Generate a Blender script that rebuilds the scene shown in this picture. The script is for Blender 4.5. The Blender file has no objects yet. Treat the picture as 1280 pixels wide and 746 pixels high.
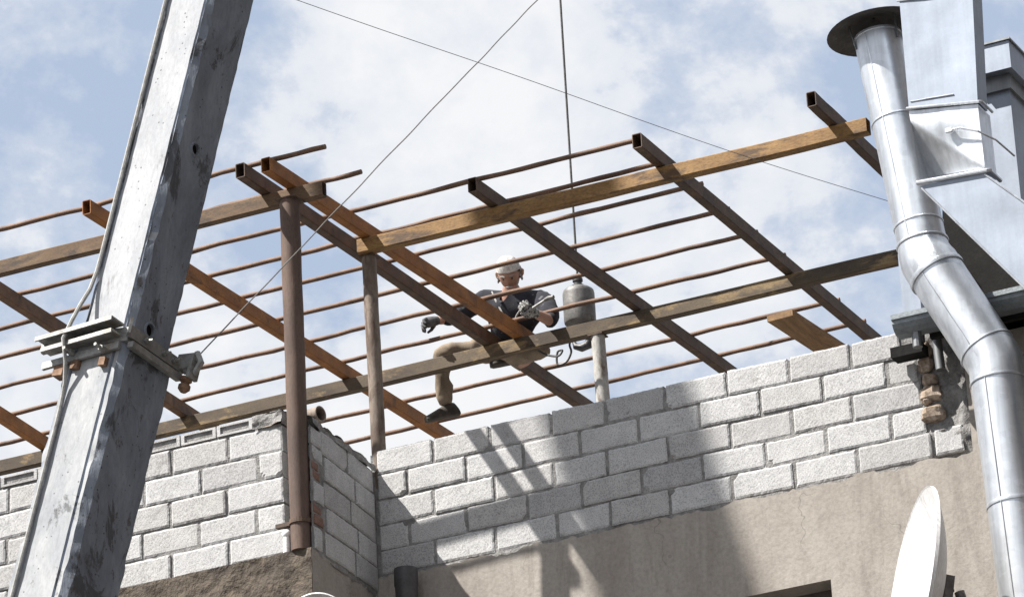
import bpy, bmesh, math, random
from mathutils import Vector, Matrix, noise
random.seed(7)
S = bpy.context.scene
COL = S.collection
V = Vector

# ------------------------------------------------------------------ camera
FPX, CX, CY = 5500.0, 640.0, 373.0
def cam_axes(yaw, pitch, roll):
    y, p, r = map(math.radians, (yaw, pitch, roll))
    A = Matrix(((math.cos(y), math.sin(y), 0), (-math.sin(y), math.cos(y), 0), (0, 0, 1)))
    B = Matrix(((1, 0, 0), (0, math.sin(p), -math.cos(p)), (0, math.cos(p), math.sin(p))))
    Cc = Matrix(((math.cos(r), -math.sin(r), 0), (math.sin(r), math.cos(r), 0), (0, 0, 1)))
    return Cc @ B @ A
RM = cam_axes(25.55, 22.4, -3.18)
CAM = V((12.088, -23.118, 1.6))
def ray(x, y): return RM.transposed() @ V(((x - CX) / FPX, (y - CY) / FPX, 1))
def aty(x, y, Y):            # survey helper: where a sight line meets the plane Y = const
    d = ray(x, y); return CAM + d * ((Y - CAM.y) / d.y)
def atz(x, y, Z):
    d = ray(x, y); return CAM + d * ((Z - CAM.z) / d.z)

cd = bpy.data.cameras.new("camera"); cam = bpy.data.objects.new("camera", cd); COL.objects.link(cam)
cd.sensor_width = 36; cd.lens = FPX * 36 / 1280; cd.clip_start = .1; cd.clip_end = 5000
m3 = Matrix((RM[0], -RM[1], -RM[2])).transposed()
cam.matrix_world = Matrix.Translation(CAM) @ m3.to_4x4()
S.camera = cam

# ------------------------------------------------------------------ materials
def new_mat(name):
    m = bpy.data.materials.new(name); m.use_nodes = True
    nt = m.node_tree; return m, nt, nt.nodes["Principled BSDF"]
def N(nt, t, **kw):
    n = nt.nodes.new(t)
    for k, v in kw.items():
        if k in n.inputs: n.inputs[k].default_value = v
        else: setattr(n, k, v)
    return n
def coords(nt, stretch=(1, 1, 1), off=(0, 0, 0)):
    tc = N(nt, "ShaderNodeTexCoord"); mp = N(nt, "ShaderNodeMapping")
    mp.inputs["Scale"].default_value = stretch; mp.inputs["Location"].default_value = off
    nt.links.new(tc.outputs["Object"], mp.inputs["Vector"]); return mp.outputs[0]
def nz(nt, vec, scale, detail=5, rough=.6, dist=0):
    n = N(nt, "ShaderNodeTexNoise"); n.inputs["Scale"].default_value = scale; n.inputs["Detail"].default_value = detail
    n.inputs["Roughness"].default_value = rough; n.inputs["Distortion"].default_value = dist
    nt.links.new(vec, n.inputs["Vector"]); return n.outputs["Fac"]
def ramp(nt, fac, stops):
    r = N(nt, "ShaderNodeValToRGB"); e = r.color_ramp.elements
    while len(e) < len(stops): e.new(.5)
    for i, (p, c) in enumerate(stops):
        e[i].position = p; e[i].color = (c, c, c, 1) if isinstance(c, (int, float)) else (*c, 1)
    nt.links.new(fac, r.inputs[0]); return r.outputs[0]
def mix(nt, fac, a, b, mode="MIX"):
    n = N(nt, "ShaderNodeMix"); n.data_type = "RGBA"; n.blend_type = mode
    for s, v in ((0, fac), (6, a), (7, b)):
        if isinstance(v, (int, float)): n.inputs[s].default_value = v if s == 0 else (v, v, v, 1)
        elif isinstance(v, tuple): n.inputs[s].default_value = (*v, 1)
        else: nt.links.new(v, n.inputs[s])
    return n.outputs[2]
def bump(nt, bs, h, strength, dist, prev=None):
    b = N(nt, "ShaderNodeBump"); b.inputs["Strength"].default_value = strength; b.inputs["Distance"].default_value = dist
    nt.links.new(h, b.inputs["Height"])
    if prev is not None: nt.links.new(prev, b.inputs["Normal"])
    nt.links.new(b.outputs[0], bs.inputs["Normal"]); return b.outputs[0]

def patchy(name, c1, c2, scale=6, rough=.8, metal=0, stretch=(1, 1, 1), fine=60, bs_=.4, bd=.004, c3=None, p3=(.58, .66), s3=9, off=(0, 0, 0), lo=.35, hi=.65, spread=0.0, grain=(.72, 1.12)):
    m, nt, b = new_mat(name); v = coords(nt, stretch, off)
    col = mix(nt, ramp(nt, nz(nt, v, scale), [(lo, 0.), (hi, 1.)]), c1, c2)
    if c3: col = mix(nt, ramp(nt, nz(nt, v, s3, 7, .65, .4), [(p3[0], 0.), (p3[1], 1.)]), col, c3)
    f = nz(nt, v, fine, 4, .65)
    col = mix(nt, ramp(nt, f, [(.3, grain[0]), (.7, grain[1])]), (0, 0, 0), col)
    if spread:
        g = N(nt, "ShaderNodeNewGeometry")
        col = mix(nt, 1.0, col, ramp(nt, g.outputs["Random Per Island"], [(0, 1 - spread), (1, 1.0)]), "MULTIPLY")
    nt.links.new(col, b.inputs["Base Color"]); b.inputs["Roughness"].default_value = rough; b.inputs["Metallic"].default_value = metal
    bump(nt, b, f, bs_, bd)
    return m

M = {}
M["block"] = None
def block_mat():
    m, nt, b = new_mat("pumice_block"); v = coords(nt)
    big = nz(nt, v, 9, 5, .6)
    col = mix(nt, ramp(nt, big, [(.3, 0.), (.7, 1.)]), (.43, .432, .436), (.54, .542, .546))
    fine = nz(nt, v, 135, 2, .7)
    col = mix(nt, ramp(nt, fine, [(.36, .58), (.53, 1.0)]), (0, 0, 0), col)
    vo = N(nt, "ShaderNodeTexVoronoi"); vo.inputs["Scale"].default_value = 130; nt.links.new(v, vo.inputs["Vector"])
    pit = ramp(nt, vo.outputs["Distance"], [(.1, .55), (.32, 1.)])
    pm = ramp(nt, nz(nt, v, 30, 3), [(.5, 0.), (.6, 1.)])
    col = mix(nt, pm, col, mix(nt, 1.0, col, pit, "MULTIPLY"))
    sm_ = ramp(nt, nz(nt, v, 7, 8, .75, .8), [(.60, 0.), (.66, .55)])
    col = mix(nt, sm_, col, (.24, .232, .225))          # smeared mortar and dirt
    g = N(nt, "ShaderNodeNewGeometry")
    col = mix(nt, 1.0, col, ramp(nt, g.outputs["Random Per Island"], [(0, (.76, .76, .77)), (.3, (.90, .885, .87)), (.6, (.96, .96, .965)), (1, (1.0, 1.0, 1.0))]), "MULTIPLY")
    nt.links.new(col, b.inputs["Base Color"]); b.inputs["Roughness"].default_value = .95
    n1 = bump(nt, b, fine, .45, .0025); bump(nt, b, vo.outputs["Distance"], .2, .002, n1)
    return m
M["block"] = block_mat()
M["mortar"] = patchy("mortar", (.165, .16, .158), (.31, .305, .30), 14, .95, fine=70, bs_=1, bd=.01)
def plaster_mat(name, a, b_, dark, off=(0, 0, 0)):
    m, nt, b = new_mat(name); v = coords(nt, off=off); v2 = coords(nt, (1.6, 1, .55), off)
    col = mix(nt, ramp(nt, nz(nt, v2, 1.6, 6, .6, .6), [(.35, 0.), (.65, 1.)]), a, b_)
    v3 = coords(nt, (2.6, 1, .32), off)
    col = mix(nt, ramp(nt, nz(nt, v3, 2.6, 9, .72, .5), [(.50, 0.), (.66, .55)]), col, dark)
    col = mix(nt, ramp(nt, nz(nt, v, 5, 9, .75, .3), [(.58, 0.), (.66, .5)]), col, (.34, .31, .28))
    f = nz(nt, v, 45, 5, .7)
    col = mix(nt, ramp(nt, f, [(.3, .78), (.7, 1.08)]), (0, 0, 0), col)
    # hair cracks
    vc = N(nt, "ShaderNodeTexVoronoi"); vc.feature = "DISTANCE_TO_EDGE"; vc.inputs["Scale"].default_value = 1.1
    wob = N(nt, "ShaderNodeTexNoise"); wob.inputs["Scale"].default_value = 7; nt.links.new(v, wob.inputs["Vector"])
    vv = N(nt, "ShaderNodeVectorMath"); vv.operation = "MULTIPLY_ADD"; vv.inputs[1].default_value = (.35, .35, .35)
    nt.links.new(wob.outputs["Color"], vv.inputs[0]); nt.links.new(v, vv.inputs[2]); nt.links.new(vv.outputs[0], vc.inputs["Vector"])
    ck = ramp(nt, vc.outputs["Distance"], [(.0, .6), (.006, 1.)])
    gate = ramp(nt, nz(nt, v, 1.3, 3), [(.5, 0.), (.56, 1.)])
    col = mix(nt, gate, col, mix(nt, 1.0, col, ck, "MULTIPLY"))
    nt.links.new(col, b.inputs["Base Color"]); b.inputs["Roughness"].default_value = .93
    n1 = bump(nt, b, nz(nt, v, 6, 6, .6), .3, .02); bump(nt, b, f, .5, .004, n1)
    return m
M["plaster"] = plaster_mat("plaster", (.285, .256, .228), (.36, .332, .30), (.205, .18, .158))
M["rough_concrete"] = patchy("rough_concrete", (.055, .044, .035), (.13, .105, .08), 7, .95, c3=(.06, .05, .04), fine=26, bs_=1, bd=.02)
M["old_wall"] = patchy("old_wall", (.17, .16, .15), (.25, .235, .22), 3, .95, c3=(.12, .11, .10), fine=30, bs_=.8, bd=.01)
M["stone"] = patchy("stone", (.30, .22, .16), (.50, .42, .35), 16, .9, fine=60, bs_=.8, bd=.006, spread=.4)
M["blocker_brick"] = patchy("blocker_brick", (.05, .042, .038), (.075, .062, .055), 2, .9)  # kept dark so the added apartment house bounces little light
M["brick"] = patchy("brick", (.15, .08, .062), (.24, .14, .11), 20, .9, fine=70)
def rust(name, a, b_, c3=(.055, .035, .028), off=(0, 0, 0), st=(6, 6, 6), lo=.35, hi=.65, rough=.72, p3=(.55, .68)):
    return patchy(name, a, b_, 1.2, rough, .12, st, 22, .5, .002, c3, p3, 1.1, off, lo, hi, grain=(.5, 1.3))
M["rust_dark"] = rust("dark_rusty_steel", (.062, .042, .033), (.125, .078, .05))
M["rust_brown"] = rust("brown_rusty_steel", (.10, .058, .036), (.19, .105, .058), off=(3, 1, 2))
M["rust_orange"] = rust("orange_rusty_steel", (.22, .092, .028), (.36, .15, .04), (.10, .055, .035), off=(5, 2, 1))
M["rust_bar"] = rust("rusty_pipe", (.10, .058, .040), (.195, .112, .070), off=(1, 5, 2), p3=(.58, .70))
M["ochre"] = patchy("ochre_rusted_beam", (.20, .105, .030), (.31, .18, .065), 1.0, .72, .05, (3, 9, 9), 14, .6, .002, (.10, .055, .025), (.52, .62), 1.1, grain=(.5, 1.25))
M["beam_brown"] = patchy("weathered_brown_beam", (.105, .064, .036), (.185, .118, .066), 1.0, .8, .05, (3, 9, 9), 24, .6, .002, (.065, .046, .033), (.50, .62), 1.0, off=(2, 3, 1), grain=(.5, 1.3))
M["beam_grey"] = patchy("weathered_grey_beam", (.056, .041, .029), (.118, .088, .057), .9, .8, .05, (3, 9, 9), 24, .6, .002, (.235, .165, .085), (.54, .62), .8, off=(4, 3, 2), grain=(.5, 1.3))
M["post_white"] = patchy("flaking_white_pipe", (.33, .325, .31), (.46, .45, .43), 9, .75, .0, (1, 1, .5), 60, .5, .002, (.16, .125, .10), (.50, .62), 12)
M["post_grey"] = patchy("stained_grey_pipe", (.11, .082, .065), (.27, .22, .18), 5, .75, .05, (1.5, 1.5, .5), 60, .5, .002, (.10, .065, .048), (.5, .62), 8)
M["post_brown"] = patchy("brown_rusted_pipe", (.075, .048, .038), (.14, .09, .068), 4, .75, .05, (2, 2, .5), 60, .5, .002, (.30, .22, .17), (.62, .72), 6)
M["wood"] = patchy("weathered_plank", (.17, .10, .05), (.30, .18, .085), 2, .85, 0, (10, 1.2, 10), 20, .6, .002, (.09, .055, .03), (.55, .7), 1.6)
def zinc(name, base, rough, scale=26, lo=.86, metal=.8, streak=.78):
    m, nt, b = new_mat(name); v = coords(nt)
    vo = N(nt, "ShaderNodeTexVoronoi"); vo.inputs["Scale"].default_value = scale; nt.links.new(v, vo.inputs["Vector"])
    sp = ramp(nt, vo.outputs["Color"], [(0, lo), (1, 1.)])
    v2 = coords(nt, (9, 9, .45))
    st = ramp(nt, nz(nt, v2, 2.2, 5, .6, .2), [(.35, streak), (.6, 1.)])
    col = mix(nt, 1.0, mix(nt, 1.0, base, sp, "MULTIPLY"), st, "MULTIPLY")
    nt.links.new(col, b.inputs["Base Color"]); b.inputs["Metallic"].default_value = metal
    nt.links.new(ramp(nt, nz(nt, v, 5, 4), [(.3, rough - .03), (.7, rough + .05)]), b.inputs["Roughness"])
    bump(nt, b, nz(nt, v, 2.5, 2), .16, .03)
    return m
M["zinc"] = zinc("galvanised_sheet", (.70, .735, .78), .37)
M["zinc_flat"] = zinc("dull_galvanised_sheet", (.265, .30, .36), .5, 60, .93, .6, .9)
M["zinc_dark"] = zinc("tarnished_sheet", (.24, .25, .26), .5)
M["dark_cap"] = patchy("dark_cap_sheet", (.05, .047, .045), (.10, .095, .09), 8, .7, .3)  # one dark tone over the whole flue cap
M["gutter"] = patchy("grey_gutter", (.15, .17, .19), (.24, .27, .29), 5, .5, .4)
M["shaded_trim"] = patchy("shaded_eave_board", (.012, .0115, .011), (.022, .021, .02), 5, .85)  # near black because the duct's shade is put into this colour
def pole_mat(name, base, base2, dark, rust_, cut=0):
    m, nt, b = new_mat(name); v = coords(nt, (1, 1, .35)); vb = coords(nt, (1, 1, .6))
    col = mix(nt, ramp(nt, nz(nt, v, 7, 6, .65, .5), [(.35, 0.), (.65, 1.)]), base, base2)
    col = mix(nt, ramp(nt, nz(nt, vb, 5.5, 10, .72, .6), [(.54 + cut, 0.), (.585 + cut, .85)]), col, dark)
    col = mix(nt, ramp(nt, nz(nt, vb, 19, 8, .75), [(.60 + cut, 0.), (.64 + cut, .8)]), col, rust_)
    pv = N(nt, "ShaderNodeTexVoronoi"); pv.inputs["Scale"].default_value = 42; nt.links.new(coords(nt), pv.inputs["Vector"])
    pore = mix(nt, ramp(nt, nz(nt, coords(nt), 9, 3), [(.48, 0.), (.55, 1.)]), 1.0, ramp(nt, pv.outputs["Distance"], [(.10, .35), (.17, 1.)]))
    col = mix(nt, 1.0, col, pore, "MULTIPLY")
    f = nz(nt, v, 90, 4, .7)
    col = mix(nt, ramp(nt, f, [(.3, .84), (.7, 1.06)]), (0, 0, 0), col)
    nt.links.new(col, b.inputs["Base Color"]); b.inputs["Roughness"].default_value = .85
    n1 = bump(nt, b, nz(nt, v, 14, 5, .65), .35, .012); bump(nt, b, f, .4, .003, n1)
    return m
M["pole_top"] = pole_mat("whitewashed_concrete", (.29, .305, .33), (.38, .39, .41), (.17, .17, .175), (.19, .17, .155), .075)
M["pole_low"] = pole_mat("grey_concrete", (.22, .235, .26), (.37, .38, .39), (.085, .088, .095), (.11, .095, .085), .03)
M["shaded_bare_concrete"] = pole_mat("shaded_bare_concrete", (.15, .168, .205), (.265, .30, .355), (.062, .064, .072), (.085, .072, .062))  # darker bluish twin of the pole concrete, shade put into its colour
M["galv"] = patchy("weathered_galvanised_steel", (.20, .20, .195), (.33, .33, .32), 14, .55, .3, c3=(.24, .21, .17), p3=(.57, .68), s3=12)
M["rust_iron"] = patchy("rusty_iron", (.16, .09, .055), (.27, .17, .11), 25, .85, .1)
M["cable_dark"] = patchy("dark_wire_rope", (.05, .05, .052), (.09, .09, .09), 60, .6, .3)
M["cable_grey"] = patchy("grey_twisted_wire", (.13, .125, .12), (.20, .19, .18), 90, .7, .2)
M["cable_pale"] = patchy("pale_cable", (.24, .24, .235), (.34, .34, .33), 20, .7)
M["white_paint"] = patchy("white_dish_paint", (.62, .62, .63), (.70, .70, .71), 5, .4, 0, (2, 2, .6), fine=40, bs_=.05, c3=(.46, .45, .42), p3=(.60, .72), s3=5)
M["plastic_dark"] = patchy("dark_grey_plastic", (.045, .045, .05), (.07, .07, .076), 6, .5)
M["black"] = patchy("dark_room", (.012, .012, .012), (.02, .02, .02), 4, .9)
M["frame"] = patchy("blocker_window_frame", (.05, .04, .035), (.09, .07, .06), 8, .6)
M["paper"] = patchy("white_paper", (.75, .75, .75), (.8, .8, .8), 8, .8)
M["steel_grey"] = patchy("worn_grey_steel", (.11, .107, .105), (.20, .193, .185), 12, .55, .35, c3=(.10, .085, .075), s3=14)
M["skin"] = patchy("skin", (.36, .20, .145), (.42, .245, .18), 20, .55, fine=120, bs_=.15, bd=.001)
M["hair"] = patchy("grey_hair", (.20, .19, .18), (.40, .39, .38), 60, .8)
M["shirt"] = patchy("dark_shirt", (.010, .011, .017), (.022, .023, .034), 14, .95, fine=120, c3=(.12, .12, .135), p3=(.62, .66), s3=16)
M["trousers"] = patchy("dusty_khaki_trousers", (.17, .132, .095), (.27, .215, .16), 10, .95, fine=120)
M["cap"] = patchy("white_knit_cap", (.42, .41, .39), (.74, .73, .71), 38, .95, fine=150)
M["shoe"] = patchy("dark_work_shoe", (.03, .026, .022), (.07, .058, .045), 20, .7)
M["glove"] = patchy("grey_work_glove", (.055, .055, .058), (.13, .13, .135), 40, .9)
M["glove_pale"] = patchy("pale_patterned_glove", (.06, .06, .065), (.34, .34, .33), 60, .9, lo=.45, hi=.55)
M["ground"] = patchy("packed_ground", (.085, .08, .075), (.12, .11, .10), .3, .95, fine=6)
M["asphalt"] = patchy("asphalt", (.045, .045, .047), (.06, .06, .06), 1, .9, fine=30)

for k_ in ("shaded_trim", "black"): M[k_].node_tree.nodes["Principled BSDF"].inputs["Specular IOR Level"].default_value = .12
# ------------------------------------------------------------------ mesh helpers
class MB:
    def __init__(s): s.v = []; s.f = []
    def add(s, verts, faces):
        o = len(s.v); s.v += [V(p) for p in verts]; s.f += [tuple(i + o for i in f) for f in faces]
    def box(s, a, b):
        x0, y0, z0 = a; x1, y1, z1 = b
        s.add([(x0, y0, z0), (x1, y0, z0), (x1, y1, z0), (x0, y1, z0), (x0, y0, z1), (x1, y0, z1), (x1, y1, z1), (x0, y1, z1)],
              [(0, 3, 2, 1), (4, 5, 6, 7), (0, 1, 5, 4), (1, 2, 6, 5), (2, 3, 7, 6), (3, 0, 4, 7)])
    def obox(s, c, ax, ay, az, hx, hy, hz):
        c = V(c); P = []
        for z in (-1, 1):
            for x, y in ((-1, -1), (1, -1), (1, 1), (-1, 1)): P.append(c + ax * hx * x + ay * hy * y + az * hz * z)
        s.add(P, [(0, 3, 2, 1), (4, 5, 6, 7), (0, 1, 5, 4), (1, 2, 6, 5), (2, 3, 7, 6), (3, 0, 4, 7)])
    def prism(s, poly, d):            # polygon (list of points) pushed along d
        n = len(poly); P = [V(p) for p in poly]; d = V(d)
        s.add(P + [p + d for p in P], [tuple(range(n))[::-1], tuple(range(n, 2 * n))] + [(i, (i + 1) % n, n + (i + 1) % n, n + i) for i in range(n)])
    def rings(s, rings, cap0=True, cap1=True):
        n = len(rings[0]); P = [p for r in rings for p in r]; F = []
        for k in range(len(rings) - 1):
            for i in range(n): F.append((k * n + i, k * n + (i + 1) % n, (k + 1) * n + (i + 1) % n, (k + 1) * n + i))
        if cap0: F.append(tuple(range(n))[::-1])
        if cap1: F.append(tuple(range((len(rings) - 1) * n, len(rings) * n)))
        s.add(P, F)
    def tube(s, path, r, n=10, wob=0, cap=True, seed=0):
        path = [V(p) for p in path]; R = r if isinstance(r, (list, tuple)) else [r] * len(path); rings = []
        d0 = (path[1] - path[0]).normalized(); a = d0.cross(V((.3, .2, 1)) if abs(d0.z) < .9 else V((1, .1, 0))).normalized()
        for i, p in enumerate(path):
            d = (path[min(i + 1, len(path) - 1)] - path[max(i - 1, 0)]).normalized()
            a = (a - d * a.dot(d)).normalized(); b = d.cross(a)
            rr = R[i] * (1 + (noise.noise(V((i * .7, seed * 3.1, 0))) * wob))
            rings.append([p + (a * math.cos(2 * math.pi * k / n) + b * math.sin(2 * math.pi * k / n)) * rr for k in range(n)])
        s.rings(rings, cap, cap)
    def lathe(s, c, axis, prof, n=32, cap0=False, cap1=False):   # prof: (radius, height along axis)
        c = V(c); d = V(axis).normalized(); a = d.cross(V((1, .1, .05))).normalized(); b = d.cross(a)
        s.rings([[c + d * h + (a * math.cos(2 * math.pi * k / n) + b * math.sin(2 * math.pi * k / n)) * r for k in range(n)] for r, h in prof], cap0, cap1)
    def sphere(s, c, r, n=14, m=9, ax=(1, 1, 1)):
        c = V(c); R = []
        for j in range(m + 1):
            t = math.pi * (j + .001) / (m + .002)
            R.append([c + V((math.sin(t) * math.cos(2 * math.pi * i / n) * ax[0], math.sin(t) * math.sin(2 * math.pi * i / n) * ax[1], -math.cos(t) * ax[2])) * r for i in range(n)])
        s.rings(R)
    def build(s, name, mat, parent=None, smooth=False, angle=40, origin=None):
        lo = V((min(p[i] for p in s.v) for i in range(3))); hi = V((max(p[i] for p in s.v) for i in range(3)))
        o = V(origin) if origin is not None else V(((lo.x + hi.x) / 2, (lo.y + hi.y) / 2, lo.z))
        me = bpy.data.meshes.new(name); me.from_pydata([p - o for p in s.v], [], s.f); me.update()
        bm = bmesh.new(); bm.from_mesh(me); bmesh.ops.recalc_face_normals(bm, faces=bm.faces); bm.to_mesh(me); bm.free()
        me.materials.append(mat)
        ob = bpy.data.objects.new(name, me); COL.objects.link(ob)
        if parent is not None:
            ob.parent = parent; ob.location = o - parent.location
        else: ob.location = o
        if smooth:
            for p in me.polygons: p.use_smooth = True
            try: me.set_sharp_from_angle(angle=math.radians(angle))
            except Exception: pass
        return ob
def tag(o, label=None, cat=None, group=None, kind=None):
    if label: o["label"] = label
    if cat: o["category"] = cat
    if group: o["group"] = group
    if kind: o["kind"] = kind
    return o
def empty(name, loc, label, cat, group=None):
    o = bpy.data.objects.new(name, None); COL.objects.link(o); o.location = V(loc); o.empty_display_size = .2
    return tag(o, label, cat, group)
def lerp(a, b, t): return a + (b - a) * t
def seg(a, b, n, amp=0, seed=0, sag=0):
    a, b = V(a), V(b); out = []
    for i in range(n + 1):
        t = i / n; p = a.lerp(b, t)
        if amp: p = p + V((noise.noise(V((t * n * .35, seed, 1))), noise.noise(V((t * n * .35, seed, 5))), noise.noise(V((t * n * .35, seed, 9))))) * amp
        p.z -= sag * 4 * t * (1 - t); out.append(p)
    return out
def rhs(mb, a, b, w, h, n=14, amp=.004, seed=0, wall=.005, ch=.006, up=V((0, 0, 1))):
    """rectangular hollow section with open ends; a, b are centre-line ends"""
    path = seg(a, b, n, amp, seed); d = (V(b) - V(a)).normalized(); s_ = d.cross(up).normalized(); u = s_.cross(d)
    def ring(p, w, h, c):
        q = [(-w + c, -h), (w - c, -h), (w, -h + c), (w, h - c), (w - c, h), (-w + c, h), (-w, h - c), (-w, -h + c)]
        return [p + s_ * x + u * y for x, y in q]
    out = [ring(p, w / 2, h / 2, ch) for p in path]; inn = [ring(p, w / 2 - wall, h / 2 - wall, ch * .6) for p in path]
    mb.rings([inn[0]] + out + [inn[-1]] , False, False)
    mb.rings(inn, False, False)

# ------------------------------------------------------------------ setting
mb = MB(); g = 1500
mb.add([(-g, -g, 0), (g, -g, 0), (g, g, 0), (-g, g, 0)], [(0, 1, 2, 3)])
tag(mb.build("ground", M["ground"]), kind="structure")
mb = MB(); mb.add([(-200, -22, .004), (200, -22, .004), (200, -15, .004), (-200, -15, .004)], [(0, 1, 2, 3)])
tag(mb.build("road", M["asphalt"]), kind="structure")

ZB, ZT, RH = 10.515, 11.355, .168       # foot and top of the block courses, course height
XR = .098                                # foot of the return wall, front end
YL = -.95                                # face of the left block wall

def sky_blocker_flats(x0, y0, x1, y1, h, label, facade):
    e = empty("sky_blocker_building", ((x0 + x1) / 2, (y0 + y1) / 2, 0), label, "building", "unseen buildings added to block sky light")
    mb = MB(); mb.box((x0, y0, 0), (x1, y1, h)); mb.box((x0 - .3, y0 - .3, h), (x1 + .3, y1 + .3, h + .3)); mb.build("blocker_walls", M["blocker_brick"], e)
    n = 0
    for k in range(int((h - 1.5) / 3)):
        z = 1.2 + 3 * k
        L = (y1 - y0) if facade in "W" else (x1 - x0)
        for i in range(int(L / 4.5)):
            u = 2 + 4.5 * i; mb = MB()
            if facade == "W": mb.box((x0 - .02, y0 + u, z), (x0 + .1, y0 + u + 1.4, z + 1.5))
            else: mb.box((x0 + u, y1 - .1, z), (x0 + u + 1.4, y1 + .02, z + 1.5))
            mb.build("window", M["frame"], e); n += 1  # window boxes only dress the added blocker
sky_blocker_flats(15.5, -20, 30, 14, 23, "unseen apartment house added right of the street to block sky light", "W")  # added out of view to keep sky light off the pole's right face
# ---- house under the blocks
house = empty("house", (0, 0, 0), "brown plastered house below the pale block walls, dark window at the lower edge", "house")
WX0, WX1, WZ1, WZ0 = 1.75, 3.03, 9.895, 8.6
mb = MB()
xs = [0.0 + i * .035 for i in range(int(4.0 / .035) + 1)]
def jag(x): return ZB - .012 +   .036 * noise.noise(V((x * 5, 0, 3))) + .022 * noise.noise(V((x * 21, 2, 3))) - .008
poly = [(0, -.016, 0)] + [(WX0, -.016, 0), (WX0, -.016, WZ1), (WX1, -.016, WZ1 + .004), (WX1, -.016, WZ0), (WX0, -.016, WZ0)]
def quad(x0, x1, z0, z1, y=-.016): mb.add([(x0, y, z0), (x1, y, z0), (x1, y, z1), (x0, y, z1)], [(0, 1, 2, 3)])
ZC = 10.30
quad(0, WX0, 0, ZC); quad(WX1, 9, 0, ZC); quad(WX0, WX1, 0, WZ0); quad(WX0, WX1, WZ1, ZC)
for i in range(len(xs) - 1):             # ragged upper edge of the render
    a, b = xs[i], xs[i + 1]
    mb.add([(a, -.016, ZC), (b, -.016, ZC), (b, -.016, jag(b)), (a, -.016, jag(a)), (a, .02, jag(a)), (b, .02, jag(b))], [(0, 1, 2, 3), (3, 2, 5, 4)])
x0 = xs[-1]; mb.add([(x0, -.016, ZC), (9, -.016, ZC), (9, -.016, 11.2), (x0, -.016, 11.2)], [(0, 1, 2, 3)])
# window reveals
for (p, q) in (((WX0, WZ0), (WX0, WZ1)), ((WX0, WZ1), (WX1, WZ1)), ((WX1, WZ1), (WX1, WZ0)), ((WX1, WZ0), (WX0, WZ0))):
    mb.add([(p[0], -.016, p[1]), (q[0], -.016, q[1]), (q[0], .22, q[1]), (p[0], .22, p[1])], [(0, 1, 2, 3)])
mb.build("plaster_wall", M["plaster"], house)
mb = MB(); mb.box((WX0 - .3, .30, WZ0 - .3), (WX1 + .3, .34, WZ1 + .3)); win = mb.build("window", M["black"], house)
mb = MB()
for a, b in (((WX0, .16, WZ0), (WX0 + .06, .22, WZ1 - .002)), ((WX1 - .06, .16, WZ0), (WX1 - .002, .22, WZ1 - .002)), ((WX0 + .06, .16, WZ1 - .06), (WX1 - .06, .22, WZ1 - .002)), ((2.35, .165, WZ0), (2.41, .215, WZ1 - .06))): mb.box(a, b)
fr = mb.build("frame", M["frame"]); 
fr.parent = win; fr.location = fr.location - (house.location + win.location)
# bay: the lower wall that juts out on the left, rough cast concrete edge beam on top
def rough_grid(mb, p00, pu, pv, nu, nv, amp, nrm, seed=0):
    P = []
    for j in range(nv + 1):
        for i in range(nu + 1):
            p = V(p00) + V(pu) * (i / nu) + V(pv) * (j / nv)
            k = 0 if i in (0,) and False else 1
            P.append(p + V(nrm) * amp * k * (noise.fractal(p * 7 + V((seed, 0, 0)), .8, 2.2, 4)))
    mb.add(P, [(j * (nu + 1) + i, j * (nu + 1) + i + 1, (j + 1) * (nu + 1) + i + 1, (j + 1) * (nu + 1) + i) for j in range(nv) for i in range(nu)])
YB = -1.035; ZS = 10.40; ZL = 10.42
mb = MB()
rough_grid(mb, (-6, YB, 0), (6 + XR, 0, 0), (0, 0, 9.4), 30, 20, .01, (0, -1, 0))
rough_grid(mb, (-6, YB, 9.4), (6 + XR, 0, 0), (0, 0, ZS - 9.4), 300, 60, .016, (0, -1, 0), 3)
mb.prism([(-6, YB + .02, ZS - .012), (XR - .02, YB + .02, ZS - .012), (-.02, -.03, ZS - .012), (-6, -.03, ZS - .012)], (0, 0, .012))
mb.build("bay_wall", M["rough_concrete"], house, smooth=True)
mb = MB()
rough_grid(mb, (XR, YB, 0), (-XR - .002, -YB - .02, 0), (0, 0, ZS - .004), 30, 200, .010, (1, 0, 0), 9)
mb.build("bay_side", M["plaster"], house, smooth=True)
mb = MB(); mb.box((-6, .19, 10.2), (9, 5.3, 10.42)); mb.build("roof_slab", M["old_wall"], house)
mb = MB(); mb.box((-6, 5.0, 10.42), (4.5, 5.2, 12.70)); mb.build("rear_wall", M["old_wall"], house)

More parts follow.
